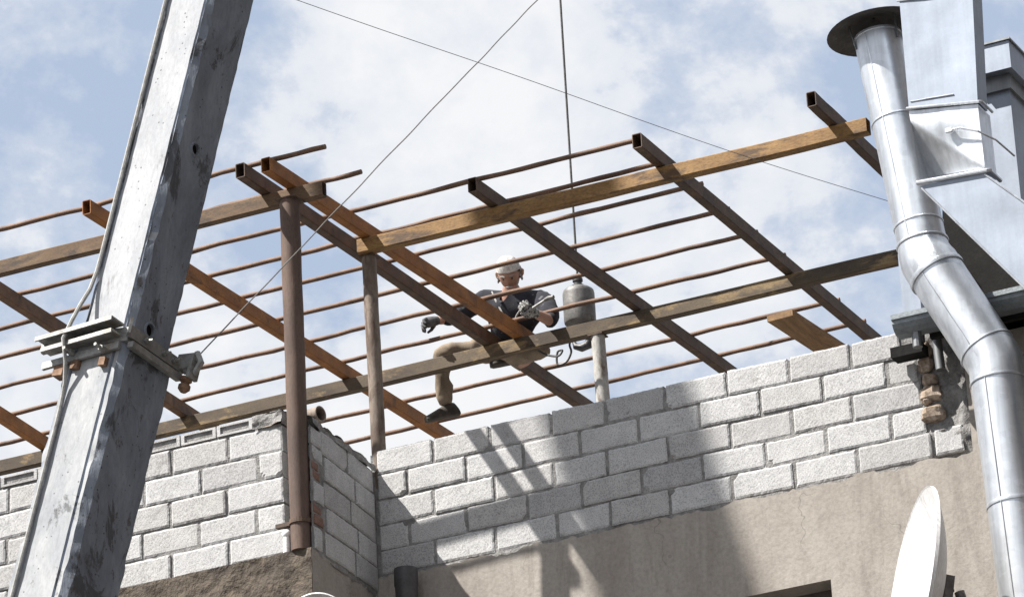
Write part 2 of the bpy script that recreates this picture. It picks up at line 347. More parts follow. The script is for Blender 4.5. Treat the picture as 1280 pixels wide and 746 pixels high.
# ---- block walls
def block_course(mb, org, ud, nd, u0, u1, z0, z1, seed, depth=.19, chip=1.0):
    """one block with a rough broken-edged face; org + u*ud, face normal nd"""
    rnd = random.Random(seed); L = u1 - u0; H = z1 - z0; nu = max(3, int(L / .014)); nv = max(3, int(H / .014)); P = []
    ud, nd = V(ud), V(nd); yo = rnd.uniform(-.006, .006); tw = rnd.uniform(-.006, .006); cz = [rnd.uniform(-.005, .005) for _ in range(4)]
    cor = [rnd.random() < .06 for _ in range(4)]
    for j in range(nv + 1):
        for i in range(nu + 1):
            a, b = i / nu, j / nv; u = u0 + L * a; z = z0 + H * b + cz[0] * (1 - a) + cz[1] * a
            e = min(a * L, (1 - a) * L, b * H, (1 - b) * H)
            p = V(org) + ud * u + V((0, 0, z))
            r = noise.noise(p * 28 + V((seed, 0, 0)))
            back = .005 * max(0, 1 - e / .008) ** 2 + .0006 * r + .0010 * noise.noise(p * 70)
            if e < 1e-6:
                q = .003 * noise.noise(p * 16 + V((0, seed, 0))) * chip + .0045 * noise.noise(p * 42)
                cu = 1 if a < .5 else -1; cv = 1 if b < .5 else -1
                if min(a, 1 - a) * L < 1e-6: p += ud * cu * (q + .004)
                if min(b, 1 - b) * H < 1e-6: p += V((0, 0, cv)) * (q + .002)
            ci = (0 if a < .5 else 1) + (0 if b < .5 else 2)
            if cor[ci]:
                dc = math.hypot(min(a, 1 - a) * L, min(b, 1 - b) * H)
                if dc < .035 + .02 * r: back += .025 * (1 - dc / .055)
            P.append(p + nd * (yo + tw * (a - .5) - back))
    F = [(j * (nu + 1) + i, j * (nu + 1) + i + 1, (j + 1) * (nu + 1) + i + 1, (j + 1) * (nu + 1) + i) for j in range(nv) for i in range(nu)]
    rim = [i for i in range(nu + 1)] + [j * (nu + 1) + nu for j in range(1, nv + 1)] + [nv * (nu + 1) + i for i in range(nu - 1, -1, -1)] + [j * (nu + 1) for j in range(nv - 1, 0, -1)]
    o = len(P); P += [P[k] - nd * depth for k in rim]; n = len(rim)
    F += [(rim[k], rim[(k + 1) % n], o + (k + 1) % n, o + k) for k in range(n)] + [tuple(range(o, o + n))]
    mb.add(P, F)
J = .0052
def wall_rows(mb, org, ud, nd, rows, zb, rh, seed, depth=.19):
    for k, joints in enumerate(rows):
        for i in range(len(joints) - 1):
            rr = random.Random(seed + k * 31 + i)
            block_course(mb, org, ud, nd, joints[i] + J * rr.uniform(.8, 1.7), joints[i + 1] - J * rr.uniform(.8, 1.7), zb + k * rh + J * rr.uniform(.5, 1.0), zb + (k + 1) * rh - J * rr.uniform(.4, 1.0), seed + k * 31 + i, depth)
def jx(pxlist, zmid):
    """joint positions along the front wall, surveyed on the plane Y = 0"""
    out = []
    for px in pxlist:
        lo_, hi_ = 300.0, 760.0
        for _ in range(40):
            md = (lo_ + hi_) / 2
            if aty(px, md, 0).z > zmid: lo_ = md
            else: hi_ = md
        out.append(aty(px, lo_, 0).x)
    return out
zm = [ZB + RH * (k + .5) for k in range(5)]
rows = [jx([544, 619, 696, 763, 837, 915, 993, 1072], zm[0]), jx([511, 583, 659, 727, 802, 878, 957, 1033, 1114], zm[1]),
        jx([542, 618, 692, 759, 835, 913, 990, 1065], zm[2]), jx([509, 582, 654, 724, 798, 874, 950, 1028, 1108], zm[3]), jx([541, 612, 688.5, 756, 831, 908, 985.5, 1063], zm[4])]
ends = [3.74, 3.715, 3.70, 3.69, 3.60]
rows = [[.018] + r + [e] for r, e in zip(rows, ends)]
fw = empty("block_wall", (1.9, 0, ZB), "long pale block wall with five courses, striped by beam shadows, above the brown plaster", "wall", "new block walls")
mb = MB(); wall_rows(mb, (0, 0, 0), (1, 0, 0), (0, -1, 0), rows, ZB, RH, 11); mb.build("blockwork", M["block"], fw)
def mortar_slab(org, ud, nd, u0, u1, z0, z1, depth, seed, rec=.009, amp=.004):
    mb = MB(); ud, nd = V(ud), V(nd); nu = int((u1 - u0) / .03); nv = int((z1 - z0) / .02)
    rough_grid(mb, V(org) + ud * u0 - nd * rec + V((0, 0, z0)), ud * (u1 - u0), (0, 0, z1 - z0), nu, nv, amp, nd, seed)
    o = V(org); a = o + ud * u0 - nd * (rec + .03); b = o + ud * u1 - nd * (rec + .03); c = b - nd * depth; d = a - nd * depth
    mb.prism([p + V((0, 0, z0)) for p in (a, b, c, d)], (0, 0, z1 - z0)); return mb
mortar_slab((0, 0, 0), (1, 0, 0), (0, -1, 0), -.02, 3.70, ZB - .05, ZT - .022, .14, 2).build("mortar", M["mortar"], fw)

# left wall
lw = empty("block_wall", (-2.6, YL, ZB), "pale block wall behind the concrete pole, topped by a row of slotted half bricks", "wall", "new block walls")
XE = -.118
def lj(first): return sorted([XE] + [XE - first - .402 * i + .008 * math.sin(i * 7.1 + first * 9) for i in range(14)])
rows = [lj(.40), lj(.21), lj(.405), lj(.19), lj(.385)]
mb = MB(); wall_rows(mb, (0, YL, 0), (1, 0, 0), (0, -1, 0), rows, ZL, RH + .002, 311); mb.build("blockwork", M["block"], lw)
mortar_slab((0, YL, 0), (1, 0, 0), (0, -1, 0), -5.9, XE - .015, ZS - .01, ZL + 5 * .17 + .005, .14, 7).build("mortar", M["mortar"], lw)
# slotted half bricks on top
mb = MB(); mb2 = MB(); zt = ZL + 5 * .17 + .008
x = XE - .20; k = 0
while x > -5.8:
    w = .262 + .02 * math.sin(k * 3.3); a, b = x - w, x - .012; h = .072; t = .013; y0, y1 = YL - .004 + .004 * math.sin(k), YL + .12
    parts = [(a, b, zt, zt + t), (a, b, zt + h - t, zt + h), (a, a + .022, zt + t, zt + h - t), (b - .022, b, zt + t, zt + h - t)]
    for (p, q, r, s_) in parts: mb.box((p, y0, r), (q, y1, s_))
    mb2.box((a + .022, y0 + .012, zt + t), (b - .022, y1, zt + h - t)); x -= w; k += 1
hb = mb.build("half_brick_course", M["block"], lw)
c = mb2.build("slot_filling", M["mortar"]); c.parent = hb; c.location = c.location - hb.location - lw.location
mb = MB()       # lump of mortar at the corner end
rough_grid(mb, (XE - .205, YL - .012, zt - .01), (.205, 0, .012), (0, .004, .085), 26, 12, .022, (0, -1, 0), 21)
rough_grid(mb, (XE - .205, YL - .012, zt + .075), (.205, 0, .012), (0, .18, .01), 26, 12, .02, (0, 0, 1), 22)
rough_grid(mb, (XE, YL - .012, zt - .01), (0, .18, 0), (0, .004, .085), 12, 10, .012, (1, 0, 0), 23)
mb.build("mortar_cap", M["mortar"], lw, smooth=True)

# return wall
rd = V((-.088, 1.0, 0)).normalized(); rn = V((rd.y, -rd.x, 0)); RL = 1.0; RO = V((.10, -1.0, 0))
rw = empty("block_wall", (.05, -.5, ZS), "short shaded block wall running back from the brown corner post to the long wall", "wall", "new block walls")
u0 = .085
rows = [[u0, .36, RL], [u0 + .03, .20, RL - .05 + .05], [u0 - .01, .42, RL], [u0 + .02, .25, RL], [u0, .40, RL]]
u0 = .15
rows = [[u0 + .03, .64, RL - .006], [u0 + .06, .70, RL - .006], [u0 + .03, .60, RL - .006], [u0 + .05, .67, RL - .006], [u0, .58, RL - .006]]
mb = MB(); RHR = .163
wall_rows(mb, RO, rd, rn, rows, ZS + .008, RHR, 611, .15); mb.build("blockwork", M["block"], rw)
mortar_slab(RO, rd, rn, .0, RL + .03, ZS - .02, ZS + 5 * RHR - .01, .10, 15).build("mortar", M["mortar"], rw)
mb = MB()
for z, a, w, h in ((10.575, .03, .13, .065), (10.645, .02, .13, .06), (10.87, .03, .11, .055), (10.93, .02, .10, .05)):
    mb = MB(); block_course(mb, RO, rd, rn, a, a + w, z, z + h, int(z * 100), .1); mb.build("brick", M["brick"], rw)
mb = MB()
for z, a, w, h in ((10.415, .02, .125, .14), (10.72, .03, .15, .13), (10.99, .03, .16, .09), (11.09, .02, .15, .11)):
    mb = MB(); block_course(mb, RO, rd, rn, a, a + w, z, z + h, int(z * 100), .1, 2); mb.build("rubble_stone", M["block"], rw)
mb = MB(); rough_grid(mb, RO + V((0, 0, ZS + 5 * RHR - .004)), rd * RL, V((0, 0, .045)) , 40, 6, .02, rn, 31)
rough_grid(mb, RO + V((0, 0, ZS + 5 * RHR + .041)), rd * RL, -rn * .16 , 40, 10, .03, (0, 0, 1), 32)
mb.build("mortar_cap", M["mortar"], rw, smooth=True)

# pipe lying on the wall head beside the corner post
c = aty(401, 517, -.80); mb = MB(); ax = V((-.97, .2, .0)).normalized()
mb.lathe(c, ax, [(.040, .02), (.042, 0), (.052, 0), (.052, .75), (.042, .75)], 24, False, True)
mb.lathe(c, ax, [(.040, .02), (.040, .5)], 24, False, True)
tag(mb.build("iron_pipe", M["post_grey"], smooth=True), "short piece of iron pipe lying on the wall head right of the brown corner post", "pipe")

# ------------------------------------------------------------------ posts
ZP = 12.70
def post(a, b, r, matname, label, extra=None):
    e = empty("steel_post", a, label, "post", "posts carrying the roof frame")
    mb = MB(); p = seg(a, b, 24, .004, a[0] * 7); mb.tube(p, r, 20, .03); mb.build("tube", M[matname], e, smooth=True)
    d = (V(b) - V(a)).normalized()
    mb = MB(); mb.obox(V(b) + V((0, 0, -.004)), V((1, 0, 0)), V((0, 1, 0)), V((0, 0, 1)), r * 1.15, r * 1.1, .004); mb.build("head_plate", M["rust_dark"], e)
    return e
pb = V((.012, -1.0, ZS)); pt = V((.032, -1.035, ZP - .001))
e = post(pb, pt, .063, "post_brown", "tall brown rusty post standing at the corner of the left block wall")
mb = MB(); cpt = pb + (pt - pb).normalized() * .17
mb.lathe(cpt, (pt - pb), [(.066, 0), (.070, 0), (.070, .028), (.066, .028)], 24); mb.obox(cpt + V((-.115, .0, .014)), V((1, 0, 0)), V((0, 1, 0)), V((0, 0, 1)), .05, .02, .012)
mb.build("clamp", M["rust_dark"], e)
mb = MB(); mb.tube([(-.085, -1.01, ZS + .004), (-.083, -1.008, ZS + .11)], .022, 12); mb.sphere((-.083, -1.008, ZS + .125), .03, 10, 6)
tag(mb.build("plastic_tube", M["paper"], smooth=True), "short white plastic tube end standing at the foot of the brown corner post", "tube")
post((.02, .06, 10.9), (.018, .03, ZP - .001), .047, "post_grey", "stained grey post rising from the inner corner of the block walls")
post((.69, 2.13, 10.42), (.665, 2.09, ZP - .001), .047, "post_white", "short flaking white post under the long grey beam right of the worker")
post((-4.6, -1.0, 0), (-4.6, -1.0, ZP - .001), .063, "post_brown", "brown post under the far end of the front beam, outside the picture")

# ------------------------------------------------------------------ frame: beams, rafters, pipes
def beam(name, a, b, w, h, matn, label, cat, group, seed, n=16, amp=.004):
    mb = MB(); rhs(mb, a, b, w, h, n, amp, seed); return tag(mb.build(name, M[matn], smooth=True, angle=25), label, cat, group)
GB, GR, GP = "beams of the roof frame", "rafters of the roof frame", "thin pipes laid across the rafters"
ZBm, ZR, ZPp = 12.75, 12.85, 12.917
beam("beam", (-5.2, -1.06, ZBm), (.243, -.965, ZBm), .06, .098, "beam_brown", "brown beam passing behind the concrete pole and resting on the tall corner post", "beam", GB, 1)
beam("beam", (-.022, -.02, ZBm), (3.50, .06, ZBm), .075, .098, "ochre", "ochre sunlit beam reaching from the grey corner post to the round flue", "beam", GB, 2, 16, .012)
beam("beam", (-5.2, 2.07, ZBm), (2.98, 2.09, ZBm), .07, .098, "beam_grey", "longest grey brown beam passing in front of the seated worker", "beam", GB, 3, 20, .012)
def rafter(a, b, matn, label, seed, w=.062, h=.098):
    return beam("rafter", (a[0], a[1], ZR), (b[0], b[1], ZR), w, h, matn, label, "rafter", GR, seed)
rafter((-3.48, -1.3), (-3.95, 5.1), "rust_orange", "orange brown rafter cut by the lower left edge of the photo", 11)
rafter((-2.41, -1.3), (-2.71, 5.1), "rust_brown", "brown rafter entering at the left edge and passing behind the pole", 12)
rafter((-1.255, -1.349), (-1.27, 5.1), "rust_orange", "orange rafter whose hollow end shows just left of the pole", 13)
rafter((-.162, -1.306), (-.148, 5.1), "rust_dark", "dark rafter, left one of the pair over the brown corner post", 14, .066)
rafter((.013, -1.292), (.085, 2.35), "rust_orange", "shorter orange rafter, right one of the pair over the brown corner post", 15, .066)
rafter((.951, -.311), (1.006, 5.1), "rust_dark", "dark rafter crossing the ochre beam just right of the worker's head", 16)
rafter((2.117, -.343), (2.075, 5.1), "rust_dark", "dark rafter at which the thin pipes end on the right", 17, .065)
rafter((3.278, -.31), (3.26, 1.15), "rust_dark", "dark rafter crossing the ochre beam next to the round flue", 18)
bars = [(-1.245, .386, -1.195, "foremost thin pipe, lying across the hollow rafter ends above the corner post"),
        (-.76, .392, -.74, "thin pipe above the brown front beam, its free end showing right of the paired rafters"),
        (-.257, 2.11, -.215, "thin pipe just in front of the ochre beam"),
        (.205, 2.11, .185, "thin pipe hidden in part behind the ochre beam"),
        (.645, 2.13, .625, "thin pipe close below the ochre beam, above the worker's cap"),
        (1.12, 2.11, 1.09, "thin pipe crossing the worker's forehead"),
        (1.605, 2.11, 1.54, "thin pipe crossing the worker's chest"),
        (2.06, 2.11, 2.0, "thin pipe at the worker's hands, just above the long grey beam"),
        (2.985, 2.11, 2.93, "thin pipe passing behind the worker's hanging shin"),
        (3.49, 2.11, 3.39, "rearmost thin pipe, low above the block wall, behind the worker's shoe")]
for i, (yl, xr, yr, lab) in enumerate(bars):
    mb = MB(); mb.tube(seg((-5.2, yl - .02, ZPp), (xr, yr, ZPp), 60, .010, i + 40), .0168, 10, .14, seed=i)
    tag(mb.build("roof_pipe", M["rust_bar"], smooth=True), lab, "pipe", GP)
# plank
a, b = V((1.69, 2.86, 12.872)), V((1.835, 4.95, 12.872)); d = (b - a).normalized(); sd = V((d.y, -d.x, 0))
mb = MB(); mb.obox((a + b) / 2, d, sd, V((0, 0, 1)), (b - a).length / 2, .098, .022)
pk = mb.build("plank", M["wood"]); tag(pk, "brown wooden plank sticking out under the thin pipes above the wall", "plank")

# ------------------------------------------------------------------ concrete pole
PA = V((5.229, -12.104, 6.002)); PD = V((.198, .147, 1)); 
def pax(z): return PA + PD * (z - PA.z)
pd = PD.normalized(); n1 = V((-.151, -.988, 0)); n1 = (n1 - pd * n1.dot(pd)).normalized(); t1 = n1.cross(pd).normalized()
if t1.x < 0: t1 = -t1        # t1 points to the right face
pole = empty("concrete_pole", pax(0), "leaning square concrete pole in the foreground with a galvanised collar", "pole")
def pole_profile(h, c, gr, gd):
    one = [(-h + c, h), (-h * gr - .006, h), (-h * gr, h - gd), (-h * gr + .006, h), (h * gr - .006, h), (h * gr, h - gd), (h * gr + .006, h), (h - c, h)]
    side2 = [(h, h - c), (h, h * .1), (h, -h * .1), (h, -h + c)]
    three = [(-x, -y) for x, y in one]; side4 = [(-x, -y) for x, y in side2]
    return one + side2 + three + side4
def pole_section(z0, z1, h0, h1, c, gr, gd, step, rough, seed):
    rings = []; n = int((z1 - z0) / step)
    for k in range(n + 1):
        z = lerp(z0, z1, k / n); h = lerp(h0, h1, k / n); p = pax(z); r = []
        for i, (x, y) in enumerate(pole_profile(h, c, gr, gd)):
            q = p + t1 * x + n1 * y
            corner = i in (0, 7, 8, 11, 12, 19, 20, 23)
            am = rough if corner else rough * .25
            q += (t1 * noise.noise(q * 18 + V((seed, i * 3.3, 0))) + n1 * noise.noise(q * 18 + V((9, i * 2.1, seed)))) * am
            if corner: q += (-t1 * (1 if x > 0 else -1) - n1 * (1 if y > 0 else -1)) * max(0, noise.noise(V((z * 9, i // 2 * 5, seed))) - .12) * .016
            r.append(q)
        rings.append(r)
    mb = MB(); mb.rings(rings); return mb
ZCol = 6.83
def drill(ob, holes):
    for c, r in holes:
        mbh = MB(); mbh.tube([c - t1 * .09, c + t1 * .05], r, 20); h = mbh.build("cutter", M["black"])
        md = ob.modifiers.new("hole", "BOOLEAN"); md.operation = "DIFFERENCE"; md.object = h; md.solver = "EXACT"
        bpy.context.view_layer.update(); dg = bpy.context.evaluated_depsgraph_get()
        me = bpy.data.meshes.new_from_object(ob.evaluated_get(dg)); ob.modifiers.clear(); ob.data = me
        bpy.data.objects.remove(h)
def on_face2(px, py):
    """point of the pole's right face seen along a sight line"""
    d = ray(px, py); o = pax(7) + t1 * .1055
    return CAM + d * ((o - CAM).dot(t1) / d.dot(t1))
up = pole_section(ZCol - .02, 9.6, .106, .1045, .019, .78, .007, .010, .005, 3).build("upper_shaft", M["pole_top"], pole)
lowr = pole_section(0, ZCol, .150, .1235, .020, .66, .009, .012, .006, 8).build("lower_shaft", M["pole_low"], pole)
try: drill(up, [(on_face2(244, 187), .019), (on_face2(187, 413), .021)])
except Exception as ex: print("drill", ex)
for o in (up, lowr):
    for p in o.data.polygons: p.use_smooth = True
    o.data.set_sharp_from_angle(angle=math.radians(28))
    o.data.materials.append(M["shaded_bare_concrete"])          # faces off the street have their shade put into the colour
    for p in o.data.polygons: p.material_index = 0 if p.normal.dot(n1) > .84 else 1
mb = MB()
for px, py, r in ((244, 187, .019), (187, 413, .021)):
    mb = MB(); c = on_face2(px, py); mb.lathe(c + t1 * .0, t1, [(r, -.012), (r, .005), (r * 1.25, .004), (r * 1.45, -.004)], 20); mb.build("hole_rim", M["shaded_bare_concrete"], pole, smooth=True)
    mb = MB(); mb.tube([c - t1 * .030, c - t1 * .010], r * .98, 16); mb.build("hole_shade_disc", M["black"], pole)  # black disc puts the shade inside the hole into colour
# collar
col = MB(); hh = .1235; zc = pax(ZCol)
col.obox(zc - pd * .02, t1, n1, pd, hh * 1.06, hh * 1.06, .024)      # cast seat between the shafts
collar = col.build("collar", M["galv"], pole)
def cpart(mb, name, mat, smooth=False):
    o = mb.build(name, M[mat], smooth=smooth); o.parent = collar; o.location = o.location - collar.location - pole.location; return o
mb = MB()
def angle_iron(mb, c, L, along, out, drop, thk=.006, leg=.05):
    mb.obox(c + out * leg / 2, along, out, drop, L / 2, leg / 2, thk / 2); mb.obox(c + out * (thk / 2) - drop * (leg / 2 + thk / 2 + .0005), along, out, drop, L / 2, thk / 2, leg / 2)
f1 = zc + n1 * (hh * 1.06 + .002)
ta = (t1 + pd * .15).normalized(); pa = (pd - t1 * .15).normalized()
def channel(c, L, leg, lip):
    """bracket channel: flat web reaching out from the pole, turned-down lip on its outer edge"""
    mb = MB(); mb.obox(c + n1 * leg / 2, ta, n1, pa, L / 2, leg / 2, .003); mb.obox(c + n1 * (leg - .003) - pa * (lip / 2 + .0035), ta, n1, pa, L / 2, .003, lip / 2); return mb
cpart(channel(f1 - pd * .012 - t1 * .046, .31, .066, .008), "upper_channel", "galv")
cpart(channel(f1 - pd * .046 - t1 * .038, .285, .050, .008), "middle_channel", "galv")
mb = MB(); mb.obox(f1 - pd * .085 - t1 * .04 + n1 * .006, ta, n1, pa, .155, .006, .012); mb.obox(f1 - pd * .034 - t1 * .20 + n1 * .012, ta, n1, pa, .010, .008, .03)
cpart(mb, "lower_strap", "galv")
mb = MB(); f2 = zc + t1 * (hh * 1.06 + .002)
mb.obox(f2 - pd * .014 + t1 * .006, n1, pd, t1, hh * 1.12, .020, .005)
mb.obox(f2 - pd * .056 + t1 * .012, n1, pd, t1, hh * 1.02, .010, .012)
mb.obox(f2 - pd * .004 + n1 * (hh * 1.12) + t1 * .006, (n1 + t1).normalized(), pd, (t1 - n1).normalized(), .024, .026, .005)
cpart(mb, "side_strap", "galv")
rb = zc + t1 * (hh * 1.06) - n1 * (hh * 1.05) - pd * .02
mb = MB(); mb.obox(rb + t1 * .03 + pd * .02, t1, n1, pd, .034, .014, .026); mb.obox(rb + t1 * .062 - pd * .005, t1, n1, pd, .007, .022, .036)
mb.tube([rb + t1 * .03 - pd * .01, rb + t1 * .07 - pd * .02, rb + t1 * .085 + pd * .015, rb + t1 * .06 + pd * .05], .012, 8)
cpart(mb, "end_bracket", "galv")
mb = MB(); mb.lathe(rb + t1 * .04 - pd * .03, -pd, [(.010, 0), (.019, .004), (.021, .016), (.012, .024), (.02, .032), (.02, .044), (.010, .055)], 14, True, True); cpart(mb, "insulator", "rust_iron", True)
mb = MB()
for u in (-.07, .06):
    mb = MB(); mb.lathe(f1 + t1 * u - pd * .078 + n1 * .014, n1, [(.010, 0), (.010, .02), (.006, .02), (.006, .045)], 6, True, True); cpart(mb, "bolt", "galv")
for u in (-.08, -.03, .06):
    mb = MB(); mb.lathe(f2 + n1 * u - pd * .014 + t1 * .011, t1, [(.011, 0), (.011, .012), (.006, .012), (.006, .03)], 6, True, True); cpart(mb, "bolt", "galv")
# dark packing and bits under the collar
for u, w in ((-.06, .02), (.055, .018)):
    mb = MB(); mb.obox(zc + n1 * (hh + .006) + t1 * u - pd * .112, t1, n1, pd, w * .7, .012, .014); cpart(mb, "packing", "rust_iron")
mb = MB(); mb.obox(zc + n1 * hh * .98 - t1 * (hh * 1.0) - pd * .115, t1, n1, pd, .02, .02, .03)
cpart(mb, "packing", "rust_iron")
# cable clipped along the lit face
mb = MB(); pts = []
for k in range(140):
    z = lerp(9.5, .3, k / 139); h = .106 if z > ZCol else lerp(.1235, .150, (ZCol - z) / ZCol)
    out = .010 + .066 * math.exp(-((z - ZCol) / .12) ** 2)
    pts.append(pax(z) - t1 * (h * lerp(.62, .80, min(1, max(0, (z - ZCol + .1) / .2)))) + n1 * (h + out))
mb.tube(pts, .007, 8); mb.build("cable", M["cable_pale"], pole, smooth=True)

# ------------------------------------------------------------------ wires
def wire(a, b, r, n, amp, sag, seed, matn, label, twist=0):
    mb = MB(); p = seg(a, b, n, 0, seed, sag)
    p = [q + V((noise.noise(V((i * .05, seed, 1))), noise.noise(V((i * .05, seed, 5))), noise.noise(V((i * .05, seed, 9))))) * amp for i, q in enumerate(p)]
    if twist:
        d = (V(b) - V(a)).normalized(); s_ = d.cross(V((0, 0, 1))).normalized(); u = s_.cross(d)
        for k in (0, 1):
            q = [pp + (s_ * math.cos(i * 1.1 + k * math.pi) + u * math.sin(i * 1.1 + k * math.pi)) * twist for i, pp in enumerate(p)]
            mb.tube(q, r, 6)
    else: mb.tube(p, r, 6)
    return tag(mb.build("wire", M[matn], smooth=True), label, "wire", "wires in the air")
a = rb + t1 * .06 + pd * .03
d2 = CAM + ray(675, 0) * 17.0; b = a + (d2 - a) * 1.6
wire(a, b, .0024, 420, .003, -.01, 3, "cable_grey", "thin grey wire rising steeply from the pole's collar to the upper edge")
a = aty(395, 0, -4.0); b = aty(1135, 259, .45); a2 = a + (a - b) * .4
wire(a2, b, .0019, 60, .02, .05, 5, "cable_grey", "thin sagging wire crossing the sky from top left down to the flue")

# ------------------------------------------------------------------ crane, rope and hook
HX = aty(722, 350, 2.5); HX = V((HX.x, 2.5, HX.z))
TZ = 22.75
mb = MB(); mb.tube(seg((HX.x, HX.y, HX.z), (HX.x, HX.y, TZ - .3), 30), .0085, 8)
tag(mb.build("hoist_rope", M["cable_dark"], smooth=True), "dark taut hoist rope hanging straight down to the hook block beside the worker", "rope")
hk = empty("crane_hook", (HX.x, HX.y, HX.z - .55), "grey cylindrical hook block hanging on the hoist rope beside the worker", "hook")
z0 = HX.z
mb = MB(); mb.lathe((HX.x, HX.y, z0 - .335), (0, 0, 1), [(.085, 0), (.108, .012), (.112, .03), (.112, .225), (.107, .25), (.085, .268), (.04, .275)], 28, True, True); mb.build("weight", M["steel_grey"], hk, smooth=True)
mb = MB(); mb.lathe((HX.x, HX.y, z0 - .062), (0, 0, 1), [(.045, 0), (.045, .02), (.028, .028), (.028, .045), (.036, .05), (.036, .07), (.02, .085)], 16, True, True); mb.build("swivel", M["plastic_dark"], hk, smooth=True)
mb = MB(); pts = []
mbp = [(.0, -.33), (.045, -.36), (.075, -.40), (.078, -.45), (.05, -.495), (.0, -.505), (-.045, -.485), (-.058, -.45)]
mb.tube([V((HX.x + x_, HX.y, z0 + z_)) for x_, z_ in mbp], [.022, .026, .03, .032, .033, .03, .024, .012], 12); mb.build("hook", M["plastic_dark"], hk, smooth=True)
mb = MB(); mb.tube([V((HX.x - .02, HX.y, z0 - .33)), V((HX.x - .05, HX.y, z0 - .40)), V((HX.x - .055, HX.y, z0 - .45))], .006, 6); mb.build("latch", M["plastic_dark"], hk, smooth=True)
# crane standing left of the house, its boom passes high over the roof
JD = V((5.32, 8.13, 0)).normalized(); JT = V((HX.x, HX.y, TZ)); JB = JT - JD * 24; JS = V((JD.y, -JD.x, 0))
crane = empty("crane", (JB.x, JB.y, 0), "grey crane with a box boom reaching high above the roof frame", "crane")
mb = MB(); mb.obox((JT + JB) / 2 + JD * .4, JD, JS, V((0, 0, 1)), 12.4, .37, .3); mb.build("boom", M["steel_grey"], crane)
mb = MB(); mb.obox(V((JB.x, JB.y, TZ / 2 - .15)), JD, JS, V((0, 0, 1)), .7, .7, TZ / 2 - .15); mb.build("mast", M["steel_grey"], crane)
mb = MB(); mb.obox(JB - JD * 4.2, JD, JS, V((0, 0, 1)), 4.1, .5, .35); mb.build("counter_boom", M["steel_grey"], crane)

# ------------------------------------------------------------------ flues and ducts on the right
YF = -.5
def fp(x, y, Y=YF): return aty(x, y, Y)
fl = empty("round_flue", fp(1283, 746), "tall round galvanised flue with a wide conical cap, bent past the eave", "flue")
A0, A1 = fp(1097, 46), fp(1153, 305); B0, B1 = fp(1166, 335), fp(1241, 448); C0, C1 = fp(1248, 470), fp(1300, 860)
RA, RB = .146, .168
def pipe_piece(name, path, r, seams=()):
    mb = MB(); mb.tube(path, r, 40, 0, False); o = mb.build(name, M["zinc"], fl, smooth=True); return o
pipe_piece("upper_pipe", seg(A0, A1 + (A1 - A0) * .03, 8), RA)
ad, bd_, cdn = (A1 - A0).normalized(), (B1 - B0).normalized(), (C1 - C0).normalized()
pipe_piece("elbow", [A1, A1 + ad * .05, (A1 + ad * .09 + B0 - bd_ * .05) / 2, B0 - bd_ * .02, B0 + bd_ * .04], [RA + .004, RA + .008, RB - .004, RB, RB])
pipe_piece("slanted_pipe", seg(B0, B1, 6), RB - .003)
pipe_piece("elbow", [B1 - bd_ * .06, B1, (B1 + bd_ * .05 + C0 - cdn * .05) / 2, C0, C0 + cdn * .05], RB)
pipe_piece("lower_pipe", seg(C0 + cdn * .03, C1, 8), RB - .004)
mb = MB()
def band(c, d, r, w=.010, t=.004):
    mb = MB(); mb.lathe(c - V(d) * w / 2, d, [(r - .004, 0), (r + t, 0), (r + t * 1.4, w / 2), (r + t, w), (r - .004, w)], 40); mb.build("seam_ring", M["zinc"], fl, smooth=True)
band(A0 + ad * .015, ad, RA); band(A0 + ad * (A1 - A0).length * .42, ad, RA); band(A1 - ad * .12, ad, RA, .012); band(A1, ad, RA + .004, .014, .006); band(B0 + bd_ * .05, bd_, RB, .03, .006)
band(B1 - bd_ * .07, bd_, RB, .012); band(C0 + cdn * .04, cdn, RB, .012, .003); band(C0 + cdn * .80, cdn, RB - .003, .022, .004)
mb = MB(); cc = A0 - ad * .03     # cap
mb.lathe(cc, -ad, [(.30, .0), (.305, .004), (.02, .11), (.0, .112)], 40); mb.lathe(cc, -ad, [(.302, .002), (.29, .0), (.01, .095)], 40)
cap_pre = mb
for a, b, d_, r in ((A0, A1, ad, RA), (B0, B1, bd_, RB - .003), (C0 + cdn * .05, C1, cdn, RB - .004)):
    sd2 = (-RM[0] * .55 - RM[2] * .83); sd2 = (sd2 - d_ * sd2.dot(d_)).normalized()
    mb = MB(); mb.tube(seg(a + sd2 * r, b + sd2 * r, 14, .0015, r * 50), .0042, 6); mb.build("lock_seam", M["zinc"], fl, smooth=True)
mb = cap_pre
cap = mb.build("cap", M["dark_cap"], fl, smooth=True)
mb = MB()
for k in range(3):
    t = k * 2.094 + .4; s_ = ad.cross(V((0, 1, 0))).normalized(); u_ = ad.cross(s_)
    o_ = (s_ * math.cos(t) + u_ * math.sin(t)); mb = MB(); mb.tube([A0 + ad * .08 + o_ * (RA + .003), cc + o_ * (RA + .02) - ad * .045], .006, 6); mb.build("cap_strut", M["zinc_dark"], fl)

